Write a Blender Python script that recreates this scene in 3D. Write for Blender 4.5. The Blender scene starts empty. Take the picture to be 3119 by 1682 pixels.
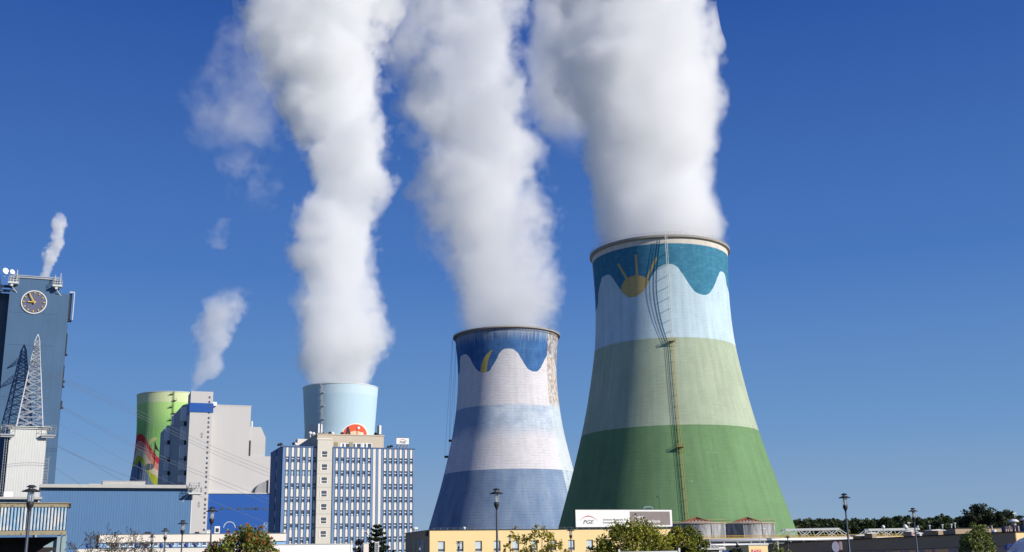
import bpy, bmesh, math, random
from mathutils import Vector, Matrix, noise
sc = bpy.context.scene
COL = sc.collection
PI = math.pi
# ------------------------------------------------------------------ render, camera, sky, sun
cy = sc.cycles
cy.max_bounces = 26; cy.volume_bounces = 26; cy.diffuse_bounces = 3; cy.glossy_bounces = 3
cy.transmission_bounces = 6; cy.transparent_max_bounces = 48
cy.volume_step_rate = 1.6; cy.volume_max_steps = 256
cy.use_denoising = True
cy.sample_clamp_indirect = 10
F, CX, CY = 3392.0, 1559.5, 841.0
EYE = Vector((0, 0, 1.65))
cd = bpy.data.cameras.new('camera'); cam = bpy.data.objects.new('camera', cd); COL.objects.link(cam); sc.camera = cam
cd.sensor_width = 36; cd.lens = 36*F/3119; cd.clip_start = .1; cd.clip_end = 20000
ROT = Matrix.Rotation(PI/2+math.radians(14.7), 3, 'X') @ Matrix.Rotation(-0.02, 3, 'Z')
cam.matrix_world = Matrix.Translation(EYE) @ ROT.to_4x4()
SUN_EL, SUN_AZ = math.radians(24), math.radians(61)
sd = Vector((math.sin(SUN_AZ)*math.cos(SUN_EL), -math.cos(SUN_AZ)*math.cos(SUN_EL), math.sin(SUN_EL)))
w = bpy.data.worlds.new('World'); sc.world = w; w.use_nodes = True; nt = w.node_tree
sky = nt.nodes.new('ShaderNodeTexSky'); sky.sky_type = 'NISHITA'; sky.sun_disc = False
sky.sun_elevation = SUN_EL; sky.sun_rotation = math.atan2(sd.x, sd.y)
sky.altitude = 200; sky.air_density = 1.0; sky.dust_density = 0.0; sky.ozone_density = 4.0
bg = nt.nodes['Background']
tcw = nt.nodes.new('ShaderNodeTexCoord'); sx = nt.nodes.new('ShaderNodeSeparateXYZ'); nt.links.new(tcw.outputs['Generated'], sx.inputs[0])
rp = nt.nodes.new('ShaderNodeValToRGB'); nt.links.new(sx.outputs[2], rp.inputs[0])
SKY = [(0, (.27, .40, .56)), (.068, (.205, .340, .556)), (.118, (.140, .295, .570)), (.256, (.064, .182, .510)), (.478, (.020, .085, .358)), (1, (.012, .04, .18))]
while len(rp.color_ramp.elements) < len(SKY): rp.color_ramp.elements.new(.5)
for e_, (p_, c_) in zip(rp.color_ramp.elements, SKY): e_.position = p_; e_.color = tuple(k/.11*.883 for k in c_)+(1,)
mxw = nt.nodes.new('ShaderNodeMix'); mxw.data_type = 'RGBA'; mxw.inputs[0].default_value = .94
nt.links.new(sky.outputs[0], mxw.inputs[6]); nt.links.new(rp.outputs[0], mxw.inputs[7]); nt.links.new(mxw.outputs[2], bg.inputs[0])
bg.inputs[1].default_value = .11
sl = bpy.data.lights.new('sun', 'SUN'); sl.energy = 4.6; sl.angle = math.radians(.5); sl.color = (1, .955, .89)
so = bpy.data.objects.new('sun', sl); COL.objects.link(so); so.rotation_euler = sd.to_track_quat('Z', 'Y').to_euler()
sc.view_settings.view_transform = 'Standard'; sc.view_settings.look = 'None'; sc.view_settings.exposure = 0.18

# ------------------------------------------------------------------ placing helpers (photo pixels -> points of the real place)
def ray(px, py): return ROT @ Vector(((px-CX)/F, -(py-CY)/F, -1))
def at(px, py, Y):
    d = ray(px, py); return EYE + d*(Y/d.y)
GR = math.radians(21.5)          # the plant's building grid is turned against the view
class Frame:
    """local x along a facade, y into the building, z up; origin on the ground"""
    def __init__(s, px, py, Y, g=GR):
        p = at(px, py, Y); s.g = g; s.o = Vector((p.x, p.y, 0))
        s.u = Vector((math.cos(g), math.sin(g), 0)); s.v = Vector((-math.sin(g), math.cos(g), 0))
    def xz(s, px, py, y=0.0):
        d = ray(px, py); n = s.v; o = s.o + s.v*y
        p = EYE + d*((o-EYE).dot(n)/d.dot(n)); return (p-s.o).dot(s.u), p.z
    def yz(s, px, py, x=0.0):
        d = ray(px, py); n = s.u; o = s.o + s.u*x
        p = EYE + d*((o-EYE).dot(n)/d.dot(n)); return (p-s.o).dot(s.v), p.z
    def w(s, x, y, z): return s.o + s.u*x + s.v*y + Vector((0, 0, z))

# ------------------------------------------------------------------ object helpers
def tag(o, label=None, cat=None, group=None, kind=None):
    if label: o['label'] = label
    if cat: o['category'] = cat
    if group: o['group'] = group
    if kind: o['kind'] = kind
    return o
def empty(name, loc=(0, 0, 0), rz=0, label=None, cat=None, group=None):
    o = bpy.data.objects.new(name, None); COL.objects.link(o); o.location = loc; o.rotation_euler = (0, 0, rz)
    return tag(o, label, cat, group)
def fempty(name, fr, label, cat, group=None): return empty(name, fr.o, fr.g, label, cat, group)
def copy_tree(o, parent=None):
    c = o.copy(); COL.objects.link(c)
    if parent: c.parent = parent
    for ch in [k for k in bpy.data.objects if k.parent == o]: copy_tree(ch, c)
    return c
class MB:
    def __init__(s): s.v = []; s.f = []; s.m = []
    def poly(s, vs, fs, mi=0):
        b = len(s.v); s.v += [tuple(p) for p in vs]
        for f in fs: s.f.append([b+i for i in f]); s.m.append(mi)
        return s
    def box(s, x0, x1, y0, y1, z0, z1, mi=0):
        if x0 > x1: x0, x1 = x1, x0
        if y0 > y1: y0, y1 = y1, y0
        if z0 > z1: z0, z1 = z1, z0
        vs = [(x, y, z) for x in (x0, x1) for y in (y0, y1) for z in (z0, z1)]
        return s.poly(vs, [(0, 1, 3, 2), (4, 6, 7, 5), (0, 4, 5, 1), (2, 3, 7, 6), (0, 2, 6, 4), (1, 5, 7, 3)], mi)
    def prism(s, pts, a, b, axis='y', mi=0):
        """pts in the plane across axis, extruded along it from a to b"""
        n = len(pts)
        def P(p, t): return (p[0], t, p[1]) if axis == 'y' else ((t, p[0], p[1]) if axis == 'x' else (p[0], p[1], t))
        vs = [P(p, a) for p in pts]+[P(p, b) for p in pts]
        fs = [tuple(range(n)), tuple(range(2*n-1, n-1, -1))]+[(i, (i+n), ((i+1) % n)+n, (i+1) % n) for i in range(n)]
        return s.poly(vs, fs, mi)
    def tube(s, p0, p1, r0, r1=None, n=8, cap=True, mi=0):
        r1 = r0 if r1 is None else r1
        p0 = Vector(p0); p1 = Vector(p1); d = (p1-p0)
        if d.length < 1e-6: return s
        q = d.to_track_quat('Z', 'Y'); vs = []
        for p, r in ((p0, r0), (p1, r1)):
            for k in range(n):
                a = 2*PI*k/n; vs.append(p + q @ Vector((r*math.cos(a), r*math.sin(a), 0)))
        fs = [(k, (k+1) % n, (k+1) % n+n, k+n) for k in range(n)]
        if cap: fs += [tuple(range(n-1, -1, -1)), tuple(range(n, 2*n))]
        return s.poly(vs, fs, mi)
    def lathe(s, prof, n=32, c=(0, 0, 0), mi=0, a0=0, a1=2*PI):
        full = abs(a1-a0-2*PI) < 1e-6; m = n if full else n+1; vs = []
        for r, z in prof:
            for k in range(m):
                a = a0+(a1-a0)*k/n; vs.append((c[0]+r*math.cos(a), c[1]+r*math.sin(a), c[2]+z))
        fs = []
        for i in range(len(prof)-1):
            for k in range(n):
                k2 = (k+1) % m; fs.append((i*m+k, i*m+k2, (i+1)*m+k2, (i+1)*m+k))
        return s.poly(vs, fs, mi)
    def ball(s, c, r, n=12, mi=0, sz=1):
        return s.lathe([(max(r*math.sin(PI*i/n), 1e-4), -r*sz*math.cos(PI*i/n)) for i in range(n+1)], n, c, mi)
    def build(s, name, mats, parent=None, smooth=False, loc=None, rz=0):
        me = bpy.data.meshes.new(name); me.from_pydata(s.v, [], s.f)
        if not isinstance(mats, (list, tuple)): mats = [mats]
        for m in mats: me.materials.append(m)
        me.polygons.foreach_set('material_index', s.m)
        if smooth: me.polygons.foreach_set('use_smooth', [True]*len(s.f))
        bm = bmesh.new(); bm.from_mesh(me); bmesh.ops.recalc_face_normals(bm, faces=bm.faces); bm.to_mesh(me); bm.free()
        me.update()
        o = bpy.data.objects.new(name, me); COL.objects.link(o)
        if parent: o.parent = parent
        if loc is not None: o.location = loc
        o.rotation_euler = (0, 0, rz)
        return o

# ------------------------------------------------------------------ material helpers
class V:
    def __init__(s, g, k): s.g = g; s.k = k
    def __add__(s, o): return s.g.m('ADD', s, o)
    __radd__ = __add__
    def __sub__(s, o): return s.g.m('SUBTRACT', s, o)
    def __rsub__(s, o): return s.g.m('SUBTRACT', o, s)
    def __mul__(s, o): return s.g.m('MULTIPLY', s, o)
    __rmul__ = __mul__
    def __truediv__(s, o): return s.g.m('DIVIDE', s, o)
class G:
    def __init__(s, name):
        s.mat = bpy.data.materials.new(name); s.mat.use_nodes = True; s.nt = s.mat.node_tree; s.nt.nodes.clear()
        s.out = s.n('ShaderNodeOutputMaterial'); s.tc = s.n('ShaderNodeTexCoord')
    def n(s, t): return s.nt.nodes.new(t)
    def set(s, inp, v):
        if isinstance(v, V): s.nt.links.new(v.k, inp)
        elif hasattr(v, 'links') and hasattr(v, 'node'): s.nt.links.new(v, inp)
        elif isinstance(v, (tuple, list)): inp.default_value = tuple(v)+((1,) if len(v) == 3 and len(inp.default_value) == 4 else ())
        else: inp.default_value = v
    def m(s, op, a, b=None, clamp=False, c=None):
        k = s.n('ShaderNodeMath'); k.operation = op; k.use_clamp = clamp
        for i, v in enumerate((a, b, c)):
            if v is not None: s.set(k.inputs[i], v)
        return V(s, k.outputs[0])
    def xyz(s, src=None):
        k = s.n('ShaderNodeSeparateXYZ'); s.nt.links.new(src or s.tc.outputs['Object'], k.inputs[0])
        return [V(s, o) for o in k.outputs]
    def vec(s, x, y, z):
        k = s.n('ShaderNodeCombineXYZ')
        for i, v in enumerate((x, y, z)): s.set(k.inputs[i], v)
        return k.outputs[0]
    def noise(s, vec=None, scale=1, detail=4, rough=.55, dist=0):
        k = s.n('ShaderNodeTexNoise'); k.inputs['Scale'].default_value = scale; k.inputs['Detail'].default_value = detail
        k.inputs['Roughness'].default_value = rough; k.inputs['Distortion'].default_value = dist
        s.nt.links.new(vec or s.tc.outputs['Object'], k.inputs['Vector']); return V(s, k.outputs['Fac'])
    def ss(s, x, a, b, lo=0., hi=1.):
        k = s.n('ShaderNodeMapRange'); k.interpolation_type = 'SMOOTHSTEP'
        s.set(k.inputs['Value'], x); s.set(k.inputs['From Min'], a); s.set(k.inputs['From Max'], b)
        k.inputs['To Min'].default_value = lo; k.inputs['To Max'].default_value = hi; return V(s, k.outputs[0])
    def mix(s, f, a, b, mode='MIX'):
        k = s.n('ShaderNodeMix'); k.data_type = 'RGBA'; k.blend_type = mode
        s.set(k.inputs[0], f); s.set(k.inputs[6], a); s.set(k.inputs[7], b); return k.outputs[2]
    def curve(s, x, pts):
        """smooth curve through pts [(x, y), ...] as a shader value"""
        pts = sorted(pts); x0, x1 = pts[0][0], pts[-1][0]; ys = [p[1] for p in pts]; lo, hi = min(ys)-.01, max(ys)+.01
        k = s.n('ShaderNodeFloatCurve'); s.set(k.inputs['Value'], (x-x0)*(1/(x1-x0))); c = k.mapping.curves[0]
        while len(c.points) < len(pts): c.points.new(.5, .5)
        for q, p in zip(c.points, pts): q.location = ((p[0]-x0)/(x1-x0), (p[1]-lo)/(hi-lo))
        k.mapping.update()
        return V(s, k.outputs[0])*(hi-lo)+lo
    def bsdf(s, col, rough=.85, metal=0., bump=None, bstr=.3, bdist=.1, spec=.3):
        p = s.n('ShaderNodeBsdfPrincipled'); s.set(p.inputs['Base Color'], col); s.set(p.inputs['Roughness'], rough)
        p.inputs['Metallic'].default_value = metal; p.inputs['Specular IOR Level'].default_value = spec
        if bump is not None:
            b = s.n('ShaderNodeBump'); b.inputs['Strength'].default_value = bstr; b.inputs['Distance'].default_value = bdist
            s.set(b.inputs['Height'], bump); s.nt.links.new(b.outputs[0], p.inputs['Normal'])
        s.nt.links.new(p.outputs[0], s.out.inputs['Surface']); return p
def sc3(c, k): return (c[0]*k, c[1]*k, c[2]*k)
def paint(name, c, var=.12, scale=.4, streak=.1, rough=.7, metal=0., dirt=None, dirt_amt=.0, bump=.15, rib=None, spec=.3):
    """weathered flat colour: broad mottling, vertical streaks, optional vertical ribs of pitch rib along local x"""
    g = G(name); x, y, z = g.xyz()
    n1 = g.noise(scale=scale, detail=5); n2 = g.noise(g.vec(x*3.0, y*3.0, z*.15), scale=scale*3, detail=3)
    f = 1.0+(n1-.5)*(2*var)+(n2-.5)*(2*streak)
    if rib:
        wv = g.m('PINGPONG', x+y, rib/2)*(2/rib); f = f*(0.88+wv*.16)
    k = g.n('ShaderNodeVectorMath'); k.operation = 'SCALE'; k.inputs[0].default_value = c; g.set(k.inputs['Scale'], f)
    col = k.outputs[0]
    if dirt:
        n3 = g.noise(scale=scale*4, detail=6, rough=.65); col = g.mix(g.ss(n3, .62-dirt_amt, .72-dirt_amt*.6), col, dirt)
    b = g.noise(scale=scale*12, detail=3)
    if rib: b = b*.3+wv
    g.bsdf(col, rough, metal, b, bump, .05, spec); return g.mat
M = {}
M['steel'] = paint('galvanised_steel', (.42, .43, .43), .1, 1, .05, .5, .3)
M['pale_steel'] = paint('pale_painted_steel', (.62, .63, .6), .1, 1, .05, .5)
M['dark'] = paint('dark_metal', (.03, .032, .036), .2, 2, .1, .5)
M['white'] = paint('white_paint', (.78, .77, .74), .05, .5, .04, .6)
M['concrete'] = paint('rim_concrete', (.33, .3, .26), .2, .5, .15, .9)
M['cream'] = paint('cream_render', (.74, .68, .58), .05, .3, .05, .85)
M['ochre'] = paint('ochre_ladder_paint', (.42, .3, .1), .25, 1, .1, .6)
M['yellow_rail'] = paint('yellow_rail_paint', (.62, .42, .08), .15, 1, .1, .5)
M['bark'] = paint('bark', (.09, .07, .055), .3, 4, .1, .95)
def glass(name, c, rough=.08):
    g = G(name); g.bsdf(g.mix(g.noise(scale=.35, detail=1), sc3(c, .7), sc3(c, 1.3)), rough, 0, spec=.8); return g.mat
M['glass'] = glass('window_glass', (.08, .095, .12)); M['pane_pale'] = glass('pale_blind_pane', (.5, .58, .62), .3)
M['pane_grey'] = glass('grey_curtain_pane', (.16, .17, .18), .2)
def leafmat(name, cols, rough=.6):
    g = G(name); k = g.n('ShaderNodeNewGeometry'); r = g.n('ShaderNodeValToRGB'); g.nt.links.new(k.outputs['Random Per Island'], r.inputs[0])
    el = r.color_ramp.elements
    while len(el) < len(cols): el.new(.5)
    for i, (e, c) in enumerate(zip(el, cols)): e.position = i/(len(cols)-1); e.color = tuple(c)+(1,)
    nz = g.noise(scale=.9, detail=3); col = g.mix(g.ss(nz, .35, .65), g.mix(.45, r.outputs[0], (0.01, .015, .008)), r.outputs[0])
    p = g.bsdf(col, rough); t = g.n('ShaderNodeBsdfTranslucent'); g.nt.links.new(col, t.inputs[0]); mx = g.n('ShaderNodeMixShader'); mx.inputs[0].default_value = .3
    g.nt.links.new(p.outputs[0], mx.inputs[1]); g.nt.links.new(t.outputs[0], mx.inputs[2]); g.nt.links.new(mx.outputs[0], g.out.inputs['Surface']); return g.mat

# ------------------------------------------------------------------ ground
def ground():
    g = G('dry_ground'); n = g.noise(scale=.05, detail=6); g.bsdf(g.mix(n, (.07, .085, .04), (.16, .15, .11)), .95, bump=g.noise(scale=2)); gm_ = g.mat
    o = MB().box(-6000, 6000, -400, 9000, -1, 0).build('ground', gm_); tag(o, kind='structure')
    g = G('asphalt'); n = g.noise(scale=3, detail=6); g.bsdf(g.mix(n, (.04, .04, .042), (.075, .073, .07)), .9, bump=g.noise(scale=20))
    o = MB().box(-70, 90, -30, 120, -.3, .004).build('parking_area', g.mat); tag(o, kind='structure')
ground()

# ------------------------------------------------------------------ cooling towers
class Tower:
    def __init__(s, near, H, pairs):
        """near: pixel of the rim's nearest point; pairs: left and right silhouette pixels, rim first"""
        d = ray(*near); e = d.z/math.hypot(d.x, d.y); tn = (H-EYE.z)/e
        az = [(math.atan2(ray(*a).x, ray(*a).y), math.atan2(ray(*b).x, ray(*b).y)) for a, b in pairs]
        half = (az[0][1]-az[0][0])/2; D = tn/(1-math.sin(half)); cen = sum((a+b)/2 for a, b in az)/len(az)
        s.D = D; s.c = Vector((D*math.sin(cen), D*math.cos(cen), 0)); s.az = cen; s.H = H; pr = []
        for (a, b), (la, lb) in zip(pairs, az):
            h = (lb-la)/2; R = D*math.sin(h); t = D*math.cos(h); zz = []
            for p in (a, b):
                q = ray(*p); zz.append(EYE.z+t*q.z/math.hypot(q.x, q.y))
            pr.append((sum(zz)/2, R))
        s.rim = (H, D*math.sin(half)); pr = sorted(pr[1:], reverse=True)
        s.prof = pr
    def R(s, z):
        p = s.prof
        if z >= p[0][0]: return p[0][1]+(z-p[0][0])*(p[0][1]-p[1][1])/(p[0][0]-p[1][0])
        for (za, ra), (zb, rb) in zip(p, p[1:]):
            if za >= z >= zb: return ra+(rb-ra)*(za-z)/(za-zb)
        (za, ra), (zb, rb) = s.base if hasattr(s, 'base') else (p[-2], p[-1])
        return rb+(zb-z)*(rb-ra)/(za-zb)
    def smooth(s):
        """fit a smooth profile: moving average of the measured radii"""
        z0, z1 = s.prof[-1][0], s.prof[0][0]; n = 60; zs = [z1+(z0-z1)*i/n for i in range(n+1)]; rs = [s.R(z) for z in zs]
        for _ in range(30): rs = [rs[0]]+[(rs[i-1]+2*rs[i]+rs[i+1])/4 for i in range(1, n)]+[rs[-1]]
        k = (rs[-1]-rs[-8])/(zs[-8]-zs[-1]); s.prof = list(zip(zs, rs)); s.base = ((z0+1, rs[-1]-k), (z0, rs[-1]))
    def hit(s, px, py):
        """angle (0 = towards -Y, + to the right) and height of the point of the shell seen at a pixel"""
        d = ray(px, py); h = math.hypot(d.x, d.y); u = Vector((d.x/h, d.y/h, 0)); e = d.z/h
        b = u.dot(s.c); perp = abs(s.c.x*u.y-s.c.y*u.x); t = b-s.rim[1]
        for _ in range(30):
            R = s.R(EYE.z+e*t); t = .5*t+.5*(b-math.sqrt(max(R*R-perp*perp, 0)))
        p = u*t-s.c; return math.atan2(p.x, -p.y), EYE.z+e*t
    def pt(s, phi, z, off=0.0):
        R = s.R(z)+off; return Vector((R*math.sin(phi), -R*math.cos(phi), z))
def shell_mesh(T, top, n=192, zlow=9):
    zs = [top+(zlow-top)*i/90 for i in range(91)]
    mb = MB(); mb.lathe([(T.R(z), z) for z in zs]+[(T.R(zlow)-1, zlow)]+[(T.R(z)-.9-.8*(1-z/top), z) for z in reversed(zs)]+[(T.R(top), top)], n); return mb
def base_legs(T, mat, root, n=44, zlow=9):
    mb = MB(); R0 = T.R(zlow)-.5; R1 = T.R(0)
    for k in range(n):
        for sg in (-.5, .5):
            a = 2*PI*k/n; b = 2*PI*(k+sg)/n
            mb.tube((R0*math.cos(a), R0*math.sin(a), zlow), (R1*math.cos(b), R1*math.sin(b), 0), .45, n=6)
    o = mb.build('base_columns', mat, root)
def tower_coords(g, Rref):
    x, y, z = g.xyz(); phi = g.m('ARCTAN2', x, g.m('MULTIPLY', y, -1.0)); return phi, z, phi*Rref
def concrete_mod(g, s, z, col, lift=1.4, amt=.1, line=.12, patch=.1, sc=.12):
    """board-marked shell: horizontal lifts, vertical run-off streaks and patches"""
    st = g.noise(g.vec(s*.55, z*.035, 0.0), scale=1, detail=5, rough=.6); bl = g.noise(g.vec(s, z, 3.0), scale=sc, detail=6, rough=.6)
    fine = g.noise(g.vec(s*.6, z*2.2, 1.0), scale=.8, detail=4, rough=.7)
    ln = g.ss(g.m('PINGPONG', z+(bl-.5)*.3, lift/2), 0., .16, 1., 0.); vl = g.ss(g.m('PINGPONG', s, 2.6), 0., .16, 1., 0.)
    brk = g.ss(g.noise(g.vec(s*.3, z*.3, 5.), scale=1, detail=3), .42, .62)
    f = 1.0+(st-.5)*(amt*2)+(bl-.5)*(patch*2)+(fine-.5)*.28-ln*brk*line-vl*brk*line*.5
    k = g.n('ShaderNodeVectorMath'); k.operation = 'SCALE'; g.set(k.inputs[0], col); g.set(k.inputs['Scale'], f)
    return k.outputs[0], fine+ln*(-.6)+bl*.6
def disc(g, s, z, c, r, ry=None, soft=.12):
    dx = (s-c[0])/r; dz = (z-c[1])/(ry or r); return g.ss(g.m('SQRT', dx*dx+dz*dz), 1-soft/r, 1+soft/r, 1., 0.)
def seg(g, s, z, a, b, wdt, soft=.12):
    ax, az = a; bx, bz = b; L2 = (bx-ax)**2+(bz-az)**2
    t = g.m('MULTIPLY', ((s-ax)*(bx-ax)+(z-az)*(bz-az))*(1/L2), 1.0, True); dx = s-ax-t*(bx-ax); dz = z-az-t*(bz-az)
    return g.ss(g.m('SQRT', dx*dx+dz*dz), wdt-soft, wdt+soft, 1., 0.)
def tri(g, s, z, pts, soft=.15):
    r = None; A = sum(pts[i][0]*pts[(i+1) % 3][1]-pts[(i+1) % 3][0]*pts[i][1] for i in range(3)); sg = 1 if A > 0 else -1
    for i in range(3):
        (ax, az), (bx, bz) = pts[i], pts[(i+1) % 3]; L = math.hypot(bx-ax, bz-az)
        d = ((z-az)*(bx-ax)-(s-ax)*(bz-az))*(sg/L); k = g.ss(d, -soft, soft); r = k if r is None else r*k
    return r
def circle3(a, b, c):
    (x1, y1), (x2, y2), (x3, y3) = a, b, c; d = 2*(x1*(y2-y3)+x2*(y3-y1)+x3*(y1-y2))
    ux = ((x1*x1+y1*y1)*(y2-y3)+(x2*x2+y2*y2)*(y3-y1)+(x3*x3+y3*y3)*(y1-y2))/d
    uy = ((x1*x1+y1*y1)*(x3-x2)+(x2*x2+y2*y2)*(x1-x3)+(x3*x3+y3*y3)*(x2-x1))/d
    return (ux, uy), math.hypot(x1-ux, y1-uy)
def rim_parts(T, root, top, mat, out=1.3, hgt=1.1, n=160, posts=True):
    R = T.R(top); mb = MB(); mb.lathe([(R-1.2, top), (R+.003, top-.4), (R+out, top+.1), (R+out, top+hgt), (R+out-.3, top+hgt+.05), (R-1.2, top+hgt*.8), (R-1.2, top)], n)
    mb.build('rim', mat, root, smooth=False)
    if posts:
        mb = MB(); zt = top+hgt
        for k in range(72):
            a = 2*PI*k/72; r = R+out-.15; mb.tube((r*math.cos(a), r*math.sin(a), zt), (r*math.cos(a), r*math.sin(a), zt+1.1), .035, n=4)
        for dz in (.55, 1.1): mb.lathe([(R+out-.18, zt+dz), (R+out-.12, zt+dz), (R+out-.12, zt+dz+.05), (R+out-.18, zt+dz+.05), (R+out-.18, zt+dz)], n)
        mb.build('railing', M['steel'], root)

# --- green tower with mountains and sun
TG = Tower((2046, 711), 132, [((1796, 788), (2226, 770)), ((1805, 803), (2218, 790)), ((1814, 899), (2219, 886)), ((1816.6, 953), (2225, 940)), ((1814, 1022), (2235, 1040)),
    ((1813, 1075), (2243, 1075)), ((1799, 1155), (2259, 1137)), ((1788, 1234), (2279, 1225)), ((1770, 1332), (2310, 1312)), ((1746, 1433), (2345, 1415)), ((1728, 1502), (2372, 1480)), ((1702, 1599), (2414, 1588))])
TG.smooth()
def pxs(T, R, o, k, pts):
    r = []
    for a, b in pts:
        p, z = T.hit(o[0]+a/k, o[1]+b/k); r.append((p*R, z))
    return r
def pad(c, z, T, R): # keep a curve defined all round
    return [(-PI*R*.62, z)]+c+[(PI*R*.62, z)]
def green_tower():
    T = TG; Rr = 28.0; O = (1740, 680); K = 3.6556
    root = empty('cooling_tower', T.c, 0, 'tall green concrete cooling tower painted with white mountains and a golden sun', 'cooling tower')
    g = G('mountain_mural_paint'); phi, z, s = tower_coords(g, Rr)
    wv = pxs(T, Rr, O, K, [(284, 950), (300, 800), (330, 650), (355, 597), (400, 575), (450, 600), (500, 672), (560, 755), (610, 805), (670, 825), (760, 790), (820, 730), (870, 640), (930, 540), (1000, 480), (1090, 455), (1160, 475), (1220, 540), (1300, 660), (1350, 730), (1400, 775), (1470, 798), (1520, 790), (1560, 750), (1600, 680), (1640, 580), (1680, 540), (1710, 575), (1733, 700)])
    mt = g.ss(z-g.curve(s, pad(wv, wv[0][1], T, Rr)), -.12, .12)
    z1 = T.hit(2082, 1027)[1]; z2 = T.hit(2116, 1293)[1]; zt = T.hit(2049, 741)[1]
    nz = (g.noise(g.vec(s, z, 0.), scale=.5)-.5)*.5
    c = g.mix(g.ss(z, z1-.12, z1+.12), (.385, .45, .315), (.49, .62, .655)); c = g.mix(g.ss(z, z2-.12, z2+.12), (.145, .26, .115), c)
    low = g.mix(g.noise(g.vec(s, z, 9.), scale=.035, detail=3), (.82, .86, .84, 1), (1.1, 1.06, 1.12, 1)); c = g.mix(1., c, low, 'MULTIPLY')
    teal = g.mix(g.ss(g.noise(g.vec(s*.8, z*1.5, 2.), scale=.4, detail=6, rough=.65), .3, .75), (.032, .16, .255), (.055, .22, .325))
    c = g.mix(mt, c, teal)
    gold = (.50, .37, .15)
    L = lambda a, b: pxs(T, Rr, O, K, [(a, b)])[0]
    ct = L(719, 722); rx = abs(L(885, 722)[0]-L(552, 722)[0])/2; rz = L(719, 580)[1]-ct[1]
    m = disc(g, s, z, ((L(885, 722)[0]+L(552, 722)[0])/2, ct[1]), rx, rz)*mt
    for a, b in (((525, 460), (630, 640)), ((716, 362), (732, 590)), ((945, 395), (845, 612))): m = g.m('MAXIMUM', m, seg(g, s, z, L(*a), L(*b), .5)*mt)
    c = g.mix(m, c, gold)
    c = g.mix(g.ss(z+nz*.2, zt-.15, zt+.15), c, (.62, .57, .5))
    chips = g.ss(g.noise(g.vec(s, z*1.3, 7.), scale=.55, detail=6, rough=.75), .66, .72); c = g.mix(chips*.7, c, (.7, .68, .58))
    c, b = concrete_mod(g, s, z, c, line=.07, amt=.26, patch=.17); g.bsdf(c, .9, bump=b, bstr=.3, bdist=.12)
    top = T.H-1.2
    shell_mesh(T, top).build('shell', g.mat, root, smooth=True); base_legs(T, M['concrete'], root)
    rim_parts(T, root, top, M['concrete'], .95, 1.0)
    # ladder: straight above the waist, hugging the shell below
    ph = T.hit(2046, 1041)[0]; zp = T.hit(2049, 1041)[1]; zq = T.hit(2075, 1363)[1]
    def P(z, off, dph):
        r = T.R(z)+off; return Vector((r*math.sin(ph)+dph*math.cos(ph), -r*math.cos(ph)+dph*math.sin(ph), z))
    for nm, (za, zb) in (('upper_ladder', (zp, top+.6)), ('lower_ladder', (11, zp))):
        mb = MB(); n = int((zb-za)/.9)
        line = []
        for i in range(n+1):
            z_ = za+(zb-za)*i/n
            if nm == 'upper_ladder':
                ra = T.R(za)+1.0; rb = T.R(top)+1.3; off = ra+(rb-ra)*(z_-za)/(zb-za)-T.R(z_)
            else: off = .75
            line.append((z_, off))
        for (a, oa), (b, ob) in zip(line, line[1:]):
            for dd in (-.38, .38): mb.tube(P(a, oa, dd), P(b, ob, dd), .09, n=4, cap=False)
            for dd in (-.3, .3): mb.tube(P(a, oa+.75, dd), P(b, ob+.75, dd), .05, n=4, cap=False)
            mb.tube(P(a, oa, -.38), P(a, oa, .38), .05, n=4); mb.tube(P(a, oa, .38), P(a, oa+.75, .3), .04, n=4); mb.tube(P(a, oa, -.38), P(a, oa+.75, -.3), .04, n=4)
        for i in range(0, n, 5):
            for dd in (-.38, .38): mb.tube(P(line[i][0], 0, dd), P(line[i][0], line[i][1], dd), .07, n=4)
        mb.build(nm, M['pale_steel'] if nm == 'upper_ladder' else M['ochre'], root)
    for z_ in (zp, zq):
        mb = MB(); 
        for dz, t in ((0, .12), (1.1, .07), (.6, .05)):
            a = P(z_+dz, .1, -1.3); b = P(z_+dz, .1, 1.3); c_ = P(z_+dz, 2.2, 1.3); d_ = P(z_+dz, 2.2, -1.3)
            if dz == 0: mb.poly([p+Vector((0, 0, k)) for k in (0, .15) for p in (a, b, c_, d_)], [(0, 1, 2, 3), (4, 5, 6, 7), (0, 1, 5, 4), (1, 2, 6, 5), (2, 3, 7, 6), (3, 0, 4, 7)])
            else:
                for p, q in ((b, c_), (c_, d_), (d_, a)): mb.tube(p, q, t, n=4)
        for dd in (-1.3, 0, 1.3): mb.tube(P(z_, 2.2, dd), P(z_+1.1, 2.2, dd), .06, n=4); mb.tube(P(z_, 2.0, dd), P(z_-2, .05, dd), .06, n=4)
        mb.build('platform', M['ochre'], root)
green_tower()
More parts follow.
